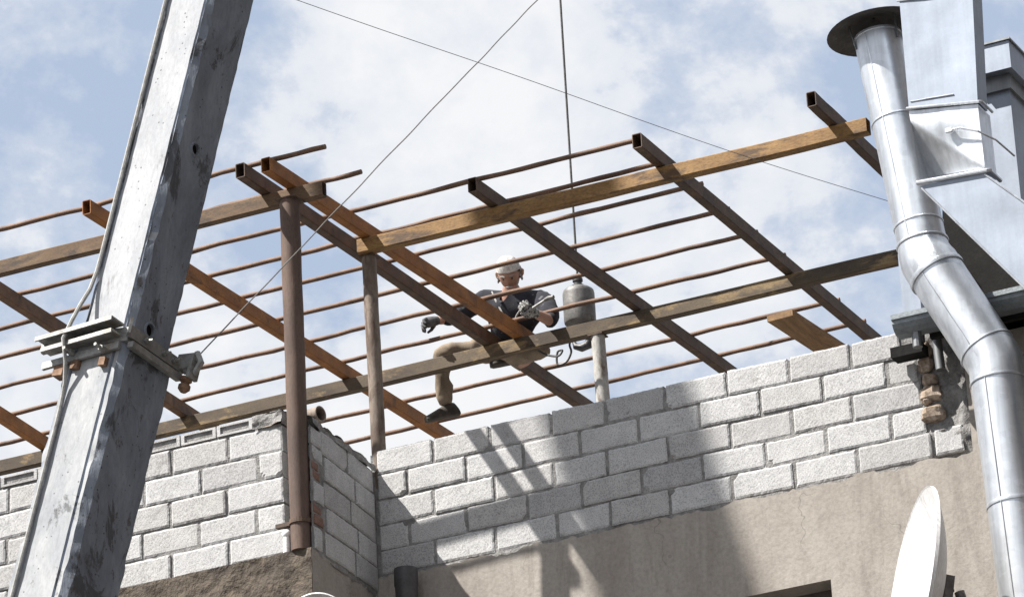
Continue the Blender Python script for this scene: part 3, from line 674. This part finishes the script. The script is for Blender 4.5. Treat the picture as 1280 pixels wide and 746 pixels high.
# rectangular duct: upright box, dented transition, slanted box
YD = -.95
dk = empty("rectangular_duct", fp(1150, 228, YD), "flat pale rectangular sheet metal duct before the round flue, bending down right", "duct")
def sheet(name, pix, Y, depth, matn, nsub=0, dent=0, seed=0, parent=dk, crease=0):
    """box whose front face is the surveyed quad on the plane Y; real depth behind it"""
    P = [aty(x, y, Y) for x, y in pix]; mb = MB()
    if nsub:
        G = []
        for j in range(nsub + 1):
            for i in range(nsub + 1):
                s_, t = i / nsub, j / nsub; p = P[0].lerp(P[1], s_).lerp(P[3].lerp(P[2], s_), t)
                k = math.sin(math.pi * s_) * math.sin(math.pi * t); cr = max(0, t - .15 - .85 * s_) * crease
                G.append(p + V((0, 1, 0)) * (dent * k * (.4 + noise.noise(p * 4 + V((seed, 0, 0)))) + cr))
        mb.add(G, [(j * (nsub + 1) + i, j * (nsub + 1) + i + 1, (j + 1) * (nsub + 1) + i + 1, (j + 1) * (nsub + 1) + i) for j in range(nsub) for i in range(nsub)])
        Q = [p + V((0, depth, 0)) for p in P]; o = P + Q
        mb.add(o, [(4, 5, 6, 7), (0, 1, 5, 4), (1, 2, 6, 5), (2, 3, 7, 6), (3, 0, 4, 7)])
    else: mb.prism(P, (0, depth, 0))
    return mb.build(name, M[matn], parent, smooth=nsub > 0, angle=35)
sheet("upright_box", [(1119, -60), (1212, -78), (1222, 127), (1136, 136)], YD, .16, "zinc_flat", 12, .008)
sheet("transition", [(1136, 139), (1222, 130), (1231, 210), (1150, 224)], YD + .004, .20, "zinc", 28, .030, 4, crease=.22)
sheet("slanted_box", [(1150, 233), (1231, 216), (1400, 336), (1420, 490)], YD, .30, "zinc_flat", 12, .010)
mb = MB()
for p, q, r in (((1133, 136), (1224, 127), .009), ((1146, 229), (1234, 213), .014)):
    mb = MB(); a, b = aty(*p, YD - .006), aty(*q, YD - .006); mb.tube([a, b, b + V((.012, .012, 0)), b + V((.012, .18, 0))], r, 8)
    mb.build("flange", M["zinc"], dk, smooth=True)
def seam(p, q, r=.005):
    mb = MB(); a, b = aty(*p, YD - .002), aty(*q, YD - .002); mb.tube(seg(a, b, 8, .002, p[0]), r, 6); mb.build("folded_seam", M["zinc"], dk, smooth=True)
seam((1138, 127), (1192, 118), .004); seam((1121, 2), (1212, -10), .005); seam((1152, 235), (1402, 478), .007); seam((1231, 218), (1395, 334), .006);
mb = MB(); a = aty(1186, 163, YD - .01); pts = [a, aty(1200, 160, YD - .03), aty(1222, 164, YD - .03), aty(1245, 175, YD + .1), aty(1268, 195, YD + .3)]
mb.tube(pts, .006, 6); mb.obox(a, V((1, 0, 0)), V((0, 1, 0)), V((0, 0, 1)), .02, .01, .012); mb.build("stay_wire", M["zinc"], dk, smooth=True)

# square chimney with a box cap behind
YC = .35
ch = empty("sheet_chimney", aty(1245, 250, YC), "sheet metal chimney with a square box cap at the right edge behind the flat duct", "chimney")
a = aty(1228, 90, YC); b = aty(1259, 85, YC); zb_ = aty(1240, 330, YC).z
mb = MB(); mb.prism([V((a.x, YC, zb_)), V((b.x, YC, zb_)), V((b.x, YC + .30, zb_)), V((a.x, YC + .30, zb_))], (0, 0, a.z - zb_ + .05)); mb.build("shaft", M["zinc_flat"], ch)
p0 = aty(1211, 97, YC - .1); p1 = aty(1264, 84, YC - .1); p2 = aty(1264, 49, YC - .1); zt_, zb2 = p2.z, p1.z
mb = MB(); mb.prism([V((p0.x, YC - .1, zb2)), V((p1.x, YC - .1, zb2)), V((p1.x, YC + .42, zb2)), V((p0.x, YC + .42, zb2))], (0, 0, zt_ - zb2)); mb.build("box_cap", M["zinc_flat"], ch)
mb = MB(); mb.prism([V((p0.x - .012, YC - .112, zt_ + .001)), V((p1.x + .012, YC - .112, zt_ + .001)), V((p1.x + .012, YC + .432, zt_ + .001)), V((p0.x - .012, YC + .432, zt_ + .001))], (0, 0, .012)); mb.build("cap_lid", M["zinc_dark"], ch)
mb = MB(); mb.prism([V((a.x - .02, YC - .03, zb2 - .10)), V((b.x + .02, YC - .03, zb2 - .10)), V((b.x + .02, YC + .33, zb2 - .10)), V((a.x - .02, YC + .33, zb2 - .10))], (0, 0, .098)); mb.build("throat", M["zinc_dark"], ch)
a = aty(1129, 392, .75); b = aty(1152, 392, .75)
mb = MB(); mb.prism([V((a.x, .75, a.z - .5)), V((b.x, .75, a.z - .5)), V((b.x, 1.0, a.z - .5)), V((a.x, 1.0, a.z - .5))], (0, 0, .9)); tag(mb.build("vent_box", M["zinc_flat"]), "pale narrow sheet metal vent box rising behind the gutter left of the flue bend", "vent")
# horizontal pipes far right
for k, (yy, r, lab) in enumerate(((122, .05, "upper of two thin horizontal vent pipes at the right edge"), (146, .03, "lower, thinner of two horizontal vent pipes at the right edge"))):
    a = aty(1272, yy, .95); mb = MB(); mb.tube([a, a + V((1.2, -.05, 0))], r, 16); tag(mb.build("vent_pipe", M["zinc"], smooth=True), lab, "pipe", "vent pipes at the right edge")

# ------------------------------------------------------------------ neighbouring house: stone wall end, eave, gutter
nb = empty("stone_wall", (4.4, .05, 0), "old neighbour wall with rubble stones beside the end of the pale blocks", "wall")
mb = MB(); mb.box((3.93, .03, 10.0), (9, .4, 11.22)); mb.build("wall", M["old_wall"], nb)
mb = MB(); rough_grid(mb, (3.70, .02, ZB - .03), (.28, 0, 0), (0, 0, .95), 16, 50, .03, (0, -1, 0), 51); mb.build("mortar", M["mortar"], nb, smooth=True)
mb = MB()
def stone(px, py, wx, wz, seed):
    mb = MB()
    c = aty(px, py, -.005); R = []; n = 14; m = 8
    for j in range(m + 1):
        t = math.pi * (j + .001) / (m + .002); r = []
        for i in range(n):
            f = 2 * math.pi * i / n; p = V((math.sin(t) * math.cos(f), math.sin(t) * math.sin(f), -math.cos(t)))
            p = V((math.copysign(abs(p.x) ** .7, p.x), p.y, math.copysign(abs(p.z) ** .7, p.z))) * (1 + .30 * noise.noise(p * 1.9 + V((seed * 3, 0, 0))) + .16 * noise.noise(p * 4.5 + V((seed, 2, 0))))
            r.append(c + V((p.x * wx, p.y * .045, p.z * wz)))
        R.append(r)
    mb.rings(R); mb.build("stone", M["stone"], nb, smooth=True, angle=14)
for i, (px, py, a, b) in enumerate(((1158, 457, .045, .045), (1162, 475, .05, .035), (1164, 492, .07, .05), (1167, 517, .075, .05), (1158, 437, .03, .04), (1160, 502, .03, .02))): stone(px, py, a, b, i)
mb = MB(); block_course(mb, (0, -.004, 0), (1, 0, 0), (0, -1, 0), 3.752, 3.935, ZB + .01, ZB + .175, 901, .1); mb.build("block", M["mortar" if False else "block"], nb)
ev = empty("neighbour_eave", (4.3, -.2, 11.3), "dark roof eave of the neighbour house with a short grey gutter behind the bent flue", "eave")
g0 = aty(1113, 394, -.38); gl = 2.6
prof = [(0, 0), (0, -.03), (.012, -.036), (.012, -.055), (.03, -.085), (.06, -.11), (.14, -.11), (.14, -.09), (.05, -.09), (.02, -.02), (.02, 0)]
mb = MB(); mb.prism([V((g0.x, g0.y + y, g0.z + z)) for y, z in prof], (gl, 0, 0)); gt = mb.build("gutter", M["gutter"], ev)
mb = MB(); mb.prism([V((g0.x + .10, g0.y + y, g0.z + z)) for y, z in ((.03, -.085), (.06, -.105), (.13, -.105), (.13, -.02), (.03, -.02))], (.05, 0, 0)); mb.tube([V((g0.x + .12, g0.y + .09, g0.z - .1)), V((g0.x + .12, g0.y + .09, g0.z - .2))], .03, 12); mb.build("gutter_outlet", M["zinc_dark"], ev)
mb = MB(); mb.box((g0.x + .10, g0.y + .145, g0.z - .02), (g0.x + gl, 1.2, g0.z + .02)); mb.box((g0.x + .18, g0.y + .145, g0.z - .14), (g0.x + gl, g0.y + .18, g0.z - .022)); mb.build("soffit", M["shaded_trim"], ev)
q0 = aty(1112, 431, -.14); q1 = aty(1155, 446, -.14)
mb = MB(); mb.box((q0.x, -.14, q0.z - .085), (q0.x + .20, .0 - .03, q0.z - .02)); mb.build("bracket_box", M["black"], ev)
mb = MB(); a = aty(1167, 398, -.10); b = aty(1176, 462, -.10); mb.tube([a, b], .03, 12); mb.tube([aty(1150, 405, -.1), aty(1152, 428, -.1)], .022, 10); mb.build("drop_pipe", M["zinc_dark"], ev, smooth=True)
mb = MB(); mb.prism([aty(x, y, .3) for x, y in ((1178, 262), (1330, 408), (1330, 520), (1178, 470))], (0, .6, 0)); mb.build("shaded_gable_board", M["shaded_trim"], ev)  # dark backing under the slanted duct, coloured with the duct's shade

# ------------------------------------------------------------------ satellite dishes, drain pipe
dc = aty(1141, 728, -1.05)
sd_ = empty("satellite_dish", (dc.x, dc.y, dc.z - .9), "large white satellite dish seen almost edge-on in front of the plaster wall", "satellite dish", "satellite dishes")
fx = ((CAM - dc).normalized() * .10 + (-RM[0] * .98 - RM[1] * .19) * .99).normalized()
# dish opens towards fx
view = (CAM - dc).normalized()
mb = MB(); R = .50
up_ = V((0, 0, 1)); side = fx.cross(up_).normalized(); upd = side.cross(fx)
def dish_mesh(mb, c, R, fx, off, e=1.1):
    rings = []
    for j in range(1, 13):
        r = R * j / 12; rings.append([c + (side * math.cos(t) * r + upd * math.sin(t) * r * e) + fx * (off + .30 * R * (r / R) ** 2 - .30 * R) for t in [2 * math.pi * k / 48 for k in range(48)]])
    return rings
fr_, bk_ = dish_mesh(mb, dc, R, fx, 0), dish_mesh(mb, dc, R, fx, -.014)
mb.rings(fr_[::-1] + bk_[0:1] , False, True) if False else None
mb.rings(fr_, True, False); mb.rings(bk_, True, False)
rim = [[p for p in fr_[-1]], [p + fx * .006 + (p - dc).normalized() * .008 for p in fr_[-1]], [p + (p - dc).normalized() * .010 for p in bk_[-1]], [p for p in bk_[-1]]]
mb.rings(rim, False, False)
mb.build("reflector", M["white_paint"], sd_, smooth=True, angle=50)
mb = MB(); bc = dc - fx * (.30 * R + .02)
mb.obox(bc - fx * .03, side, upd, fx, .05, .07, .025); mb.tube([bc - fx * .10, bc - fx * .16 - V((0, 0, .25)), bc - fx * .16 - V((0, 0, .9))], .03, 12)
w_ = bc - fx * .16 - V((0, 0, .5)); mb.tube([w_, V((w_.x + .05, -.02, w_.z - .1))], .025, 10)
mb.build("mount", M["steel_grey"], sd_, smooth=True)
mb = MB()
k0 = aty(1180, 737, -.75)
for i in range(9):
    o_ = V((random.uniform(-.05, .05), random.uniform(-.03, .03), random.uniform(-.06, .06))); mb.lathe(k0 + o_, V((random.uniform(-1, 1), -.4, random.uniform(-1, 1))), [(.010, 0), (.016, .004), (.016, .02), (.007, .02), (.007, .055)], 8, True, True)
mb.obox(k0 + V((-.01, .02, -.05)), V((1, 0, 0)), V((0, 1, 0)), V((0, 0, 1)), .035, .02, .09)
mb.tube([k0 + V((0, .02, 0)), bc - fx * .06], .012, 8)
mb.build("clamp_bolts", M["steel_grey"], sd_)
# small dish at the bay, only its upper rim reaches into the picture
sc = aty(398, 776, -1.3); s2 = empty("satellite_dish", sc + V((0, 0, -.6)), "small white dish whose upper rim peeps in below the brown corner of the bay", "satellite dish", "satellite dishes")
fx = V((.25, -.55, -.55)).normalized(); side = fx.cross(V((0, 0, 1))).normalized(); upd = side.cross(fx)
mb = MB(); fr_, bk_ = dish_mesh(mb, sc, .17, fx, 0, 1), dish_mesh(mb, sc, .17, fx, -.012, 1)
mb.rings(fr_, True, False); mb.rings(bk_, True, False); mb.rings([fr_[-1], [p + (p - sc).normalized() * .012 + fx * .004 for p in fr_[-1]], [p + (p - sc).normalized() * .012 for p in bk_[-1]], bk_[-1]], False, False)
mb.build("reflector", M["white_paint"], s2, smooth=True, angle=50)
mb = MB(); mb.tube([sc - fx * .06, sc - fx * .12 + V((0, .1, -.1)), V((sc.x, YB, sc.z - .3))], .015, 10); mb.build("mount", M["steel_grey"], s2, smooth=True)
c = aty(507, 711, -.14); mb = MB()
mb.lathe((c.x, -.14, c.z), (0, 0, -1), [(.058, .02), (.060, 0), (.074, 0), (.075, .02), (.0755, .11), (.070, .12), (.070, 1.6)], 28, False, True); mb.lathe((c.x, -.14, c.z), (0, 0, -1), [(.058, .02), (.058, .8)], 28, False, True)
tag(mb.build("drain_pipe", M["plastic_dark"], smooth=True), "dark grey plastic drain pipe with an open end in the inner corner below the blocks", "drain pipe")

# ------------------------------------------------------------------ worker
def skin_mesh(name, pts, edges, sub=2):
    me = bpy.data.meshes.new(name); me.from_pydata([p for p, r in pts], edges, []); ob = bpy.data.objects.new(name, me); COL.objects.link(ob)
    sk = ob.modifiers.new("skin", "SKIN"); sk.use_smooth_shade = True
    for i, (p, r) in enumerate(pts):
        sv = me.skin_vertices[0].data[i]; sv.radius = (r, r) if not isinstance(r, tuple) else r
        sv.use_root = (i == 0)
    ss = ob.modifiers.new("sub", "SUBSURF"); ss.levels = ss.render_levels = sub
    bpy.context.view_layer.update(); dg = bpy.context.evaluated_depsgraph_get()
    out = bpy.data.meshes.new_from_object(ob.evaluated_get(dg)); bpy.data.objects.remove(ob)
    mb = MB(); mb.v = [v.co.copy() for v in out.vertices]; mb.f = [tuple(p.vertices) for p in out.polygons]; bpy.data.meshes.remove(out); return mb
hip = aty(630, 436, 2.42); chest = aty(643, 392, 2.25); neck = aty(640, 368, 2.16); head = aty(636.5, 343, 2.10)
shR = aty(607, 372, 2.22); shL = aty(680, 374, 2.20); elR = aty(572, 396, 2.12); haR = aty(545, 401, 2.02); elL = aty(690, 402, 2.02); haL = aty(668, 391, 1.86)
hiR = aty(616, 438, 2.42); knR = aty(549, 441, 2.20); anR = aty(556, 500, 2.30); toR = aty(530, 519, 2.18)
hiL = aty(643, 440, 2.42); knL = aty(684, 432, 2.25); anL = aty(640, 440, 2.46); toL = aty(622, 446, 2.40)
body = empty("person", (hip.x, hip.y, 12.55), "worker in white cap, dark shirt and khaki trousers sitting on the roof frame", "person")
waist = hip.lerp(chest, .45)
pts = [(hip, .12), (waist, .115), (chest, .12), (neck, .058), (head - V((0, 0, .04)), .06), (shR, .052), (elR, .043), (haR, .033), (shL, .052), (elL, .046), (haL, .033),
       (hiR, .082), (knR, .056), (anR, .042), (hiL, .092), (knL, .062), (anL, .042)]
E_ = [(0, 1), (1, 2), (2, 3), (3, 4), (2, 5), (5, 6), (6, 7), (2, 8), (8, 9), (9, 10), (0, 11), (11, 12), (12, 13), (0, 14), (14, 15), (15, 16)]
mb = skin_mesh("body", pts, E_)
# head: face looks down and a little to the picture's left
fd = ((CAM - head).normalized() * .80 + V((-.10, -.25, -.42))).normalized(); sx = fd.cross(V((0, 0, 1))).normalized(); uz = sx.cross(fd)
def hp(x, y, z): return head + sx * x + fd * y + uz * z
R = []
for j in range(21):
    t = math.pi * (j + .01) / 20.02; r = []
    for i in range(28):
        f = 2 * math.pi * i / 28; x, y, z = math.sin(t) * math.cos(f), math.sin(t) * math.sin(f), -math.cos(t)
        w = 1 - .20 * max(0, -z) - .06 * max(0, z); X_ = x * .076 * w; Y_ = y * .094 * (1 - .10 * max(0, -z)); Z_ = z * .118
        if y > 0:
            front = max(0, y)
            Y_ -= .010 * front * math.exp(-((z + .05) / .16) ** 2) * (1 if abs(x) > .18 else 0) * min(1, abs(x) * 2)       # eye sockets
            Y_ += .026 * math.exp(-(x / .17) ** 2) * max(0, 1 - abs(z + .28) / .28) * front                               # nose
            Y_ += .010 * math.exp(-((z - .12) / .13) ** 2) * front * (1 if abs(x) < .75 else 0)                               # brow
            Y_ += .010 * math.exp(-(x / .35) ** 2) * math.exp(-((z + .62) / .10) ** 2) * front                            # lips
            Y_ += .014 * math.exp(-(x / .4) ** 2) * math.exp(-((z + .90) / .12) ** 2)                                      # chin
        r.append(hp(X_, Y_, Z_))
    R.append(r)
mb.rings(R)
for s_ in (-1, 1):     # ears
    mb.tube([hp(.074 * s_, -.012, -.03), hp(.086 * s_, -.018, -.01), hp(.090 * s_, -.024, .012), hp(.080 * s_, -.018, .03)], [.010, .014, .014, .008], 8)
def hand(mb, wrist, d, palm_n, s=1.0, curl=.9, side=1):
    d = d.normalized(); pn = (palm_n - d * palm_n.dot(d)).normalized(); w = d.cross(pn).normalized() * side
    base = wrist + d * .04 * s
    mb.tube([wrist - d * .01, wrist + d * .03 * s, wrist + d * .075 * s, wrist + d * .095 * s], [.026 * s, .034 * s, .038 * s, .03 * s], 12)
    for k, (o, L) in enumerate(((-.030, .072), (-.010, .082), (.011, .076), (.030, .060))):
        p = wrist + d * .085 * s + w * o * s; q = p + d * L * .42 * s + pn * L * .15 * curl * s; r_ = q + d * L * .25 * s * (1 - curl * .6) + pn * L * .36 * curl * s; t = r_ - d * L * .10 * curl * s + pn * L * .2 * curl * s
        mb.tube([p, q, r_, t], [.0125 * s, .012 * s, .011 * s, .008 * s], 8)
    p = wrist + d * .03 * s - w * .032 * s; mb.tube([p, p - w * .025 * s + d * .025 * s + pn * .012 * s, p - w * .028 * s + d * .055 * s + pn * .03 * s], [.014 * s, .0115 * s, .008 * s], 8)
bd = mb.build("body", M["skin"], body, smooth=True, angle=80)
# shirt
pts = [(hip.lerp(waist, .05), .140), (waist, .137), (chest, .155), (neck - V((0, 0, .015)), .082), (shR, .086), (shR.lerp(elR, .98), .060), (elR.lerp(haR, .75), .044), (shL, .086), (shL.lerp(elL, .98), .062), (elL.lerp(haL, .3), .052)]
mb = skin_mesh("shirt", pts, [(0, 1), (1, 2), (2, 3), (2, 4), (4, 5), (5, 6), (2, 7), (7, 8), (8, 9)])
for i, v in enumerate(mb.v): mb.v[i] = v + V((noise.noise(v * 14), noise.noise(v * 14 + V((5, 0, 0))), noise.noise(v * 14 + V((0, 5, 0))))) * .017
mb.build("shirt", M["shirt"], body, smooth=True, angle=80)
for pth in ([(615, 365), (620, 376), (628, 391), (634, 408)], [(661, 366), (657, 378), (646, 394), (640, 410)]):
    mb = MB(); mb.tube([aty(x, y, (2.165, 2.115, 2.10, 2.12)[q]) for q, (x, y) in enumerate(pth)], .0075, 6, .3); mb.build("harness_strap", M["cable_pale"], body, smooth=True)
pts = [(hip, .135), (waist.lerp(hip, .55), .135), (hiR, .098), (hiR.lerp(knR, .5), .080), (knR, .068), (knR.lerp(anR, .5), .060), (anR - V((0, 0, .05)), .062), (hiL, .108), (knL, .076), (knL.lerp(anL, .5), .066), (anL, .056)]
mb = skin_mesh("trousers", pts, [(0, 1), (0, 2), (2, 3), (3, 4), (4, 5), (5, 6), (0, 7), (7, 8), (8, 9), (9, 10)])
for i, v in enumerate(mb.v): mb.v[i] = v + V((noise.noise(v * 16), noise.noise(v * 16 + V((5, 0, 0))), noise.noise(v * 22 + V((0, 5, 0))))) * .018
mb.build("trousers", M["trousers"], body, smooth=True, angle=80)
# cap
R = []
for j in range(11):
    t = math.pi / 2 * j / 10; r = []
    for i in range(28):
        f = 2 * math.pi * i / 28
        r.append(hp(math.cos(t) * math.cos(f) * .084, math.cos(t) * math.sin(f) * .101 - .004, .035 + math.sin(t) * .098 + (.012 if math.sin(f) > 0 else -.018) * math.cos(t)))
    R.append([q + (q - head).normalized() * .007 * noise.noise(q * 55) for q in r])
mb = MB(); mb.rings([[p + uz * -.012 for p in R[0]]] + R, False, True); cp = mb.build("cap", M["cap"], body, smooth=True)
mb = MB(); R2 = []
for j in range(5):
    r = []
    for i in range(20):
        f = math.pi * .95 + (math.pi * 1.1) * i / 19
        r.append(hp(math.cos(f) * .081, math.sin(f) * .098, .04 - j * .022))
    R2.append(r)
for j in range(4):
    for i in range(19): mb.add([R2[j][i], R2[j][i + 1], R2[j + 1][i + 1], R2[j + 1][i]], [(0, 1, 2, 3)])
o = mb.build("hair", M["hair"], body, smooth=True); md = o.modifiers.new("t", "SOLIDIFY"); md.thickness = .008
for s_ in (-1, 1):
    mb = MB(); mb.tube([hp(.014 * s_, .098, .008), hp(.030 * s_, .094, .014), hp(.050 * s_, .080, .010)], [.005, .006, .004], 6); mb.build("eyebrow", M["hair"], body, smooth=True)
mb = MB()
mb.tube([hp(-.026, .098, -.066), hp(0, .107, -.060), hp(.026, .098, -.066)], [.004, .007, .004], 6)
mb.build("moustache", M["hair"], body, smooth=True)
mb = MB()
for s_ in (-1, 1):
    mb = MB(); mb.sphere(hp(.030 * s_, .077, -.008), .0085, 10, 6); mb.build("eye", M["shoe"], body, smooth=True)
def shoe(a, t, name="shoe"):
    mb = MB(); d = (t - a); d.z *= .6; d.normalize(); up2 = V((0, 0, 1)); up2 = (up2 - d * up2.dot(d)).normalized(); s2_ = d.cross(up2); R = []
    for u, w, h, b in ((-.085, .030, .05, .0), (-.07, .038, .085, .0), (-.02, .040, .105, .0), (.04, .042, .075, .0), (.10, .046, .055, .0), (.15, .042, .04, .0), (.175, .024, .028, .004)):
        c = a + d * u - up2 * .075
        R.append([c + s2_ * math.cos(f) * w + up2 * (max(0, math.sin(f)) * h + min(0, math.sin(f)) * .012 + b) for f in [2 * math.pi * k / 14 for k in range(14)]])
    mb.rings(R); return mb.build(name, M["shoe"], body, smooth=True, angle=50)
shoe(anR + V((0, 0, -.045)), toR); shoe(anL, toL)
mb = MB(); hand(mb, haR + (elR - haR).normalized() * .02, haR - elR, V((.2, -.5, -.8)), 1.05, 1.15, 1); mb.build("glove", M["glove"], body, smooth=True)
td = (aty(692, 372, 1.80) - aty(655, 394, 1.84)).normalized()
mb = MB(); hand(mb, haL - td * .0 + (elL - haL).normalized() * .03, haL - elL, V((-.4, -.3, .6)), 1.05, 1.0, -1); mb.build("glove", M["glove_pale"], body, smooth=True)
# torch in the left hand and its cables
h0 = aty(655, 393, 1.80); h1 = aty(681, 375, 1.78); h2 = aty(692, 371, 1.76)
tor = empty("torch", h0, "pale cutting torch in the worker's gloved left hand", "torch")
mb = MB(); mb.tube([h0, h0.lerp(h1, .5), h1], [.013, .011, .008], 10); mb.build("handle", M["galv"], tor, smooth=True)
mb = MB(); mb.tube([h1, h1.lerp(h2, .5) + V((0, 0, .004)), h2], [.012, .016, .013], 10); mb.build("nozzle", M["steel_grey"], tor, smooth=True)
mb = MB()
def px_path(l, Y):
    P = [aty(x, y, Y) for x, y in l]; out = []
    for i in range(len(P) - 1):
        p0, p1, p2, p3 = P[max(i - 1, 0)], P[i], P[i + 1], P[min(i + 2, len(P) - 1)]
        for k in range(6):
            t = k / 6; out.append(.5 * ((2 * p1) + (p2 - p0) * t + (2 * p0 - 5 * p1 + 4 * p2 - p3) * t * t + (3 * p1 - p0 - 3 * p2 + p3) * t ** 3))
    return out + [P[-1]]
hpth = px_path([(655, 393), (648, 402), (650, 418), (664, 431), (680, 442), (697, 445), (703, 438), (697, 440), (697, 455), (708, 452), (714, 440), (712, 430), (716, 416)], 2.22)
mb.tube(hpth, .008, 8); tag(mb.build("hose", M["plastic_dark"], smooth=True), "thin black hose looping below the long beam between worker and hook block", "hose")

# ------------------------------------------------------------------ light
sun_to = V((-1.19, -1.0, 2.05)).normalized()
sl = bpy.data.lights.new("sun", "SUN"); sl.energy = 5.0; sl.angle = math.radians(.55); sl.color = (1, .955, .89)
so = bpy.data.objects.new("sun", sl); COL.objects.link(so); so.rotation_euler = sun_to.to_track_quat("Z", "Y").to_euler(); so.location = (0, 0, 40)
w = bpy.data.worlds.new("World"); S.world = w; w.use_nodes = True; nt = w.node_tree
bg = nt.nodes["Background"]; sky = N(nt, "ShaderNodeTexSky"); sky.sky_type = "NISHITA"; sky.sun_disc = False
sky.sun_elevation = math.asin(sun_to.z); sky.sun_rotation = math.atan2(sun_to.x, sun_to.y); sky.air_density = 1.0; sky.dust_density = 1.6; sky.ozone_density = 1.0
tc = N(nt, "ShaderNodeTexCoord"); mp = N(nt, "ShaderNodeMapping"); mp.inputs["Location"].default_value = (5.3, 0.7, 2.4); mp.inputs["Scale"].default_value = (1, 1, 1.25)
nt.links.new(tc.outputs["Generated"], mp.inputs["Vector"]); v = mp.outputs[0]
f = nz(nt, v, 8.5, 10, .60, .15)
f2 = nz(nt, v, 26, 8, .6, .2)
sm = N(nt, "ShaderNodeMath"); sm.operation = "MULTIPLY_ADD"; sm.inputs[1].default_value = .30; nt.links.new(f2, sm.inputs[0]); nt.links.new(f, sm.inputs[2])
cov = ramp(nt, sm.outputs[0], [(.545, 0.), (.595, .30), (.63, .72), (.72, 1.)])
skyc = mix(nt, .85, sky.outputs[0], (4.6, 5.5, 7.1))
colr = mix(nt, cov, skyc, (8.3, 8.4, 8.6))
nt.links.new(colr, bg.inputs["Color"]); bg.inputs["Strength"].default_value = .05
vs = S.view_settings; vs.view_transform = "Standard"; vs.look = "None"; vs.gamma = 1; vs.exposure = 1.15; vs.use_curve_mapping = False
S.render.engine = "CYCLES"; S.cycles.max_bounces = 6
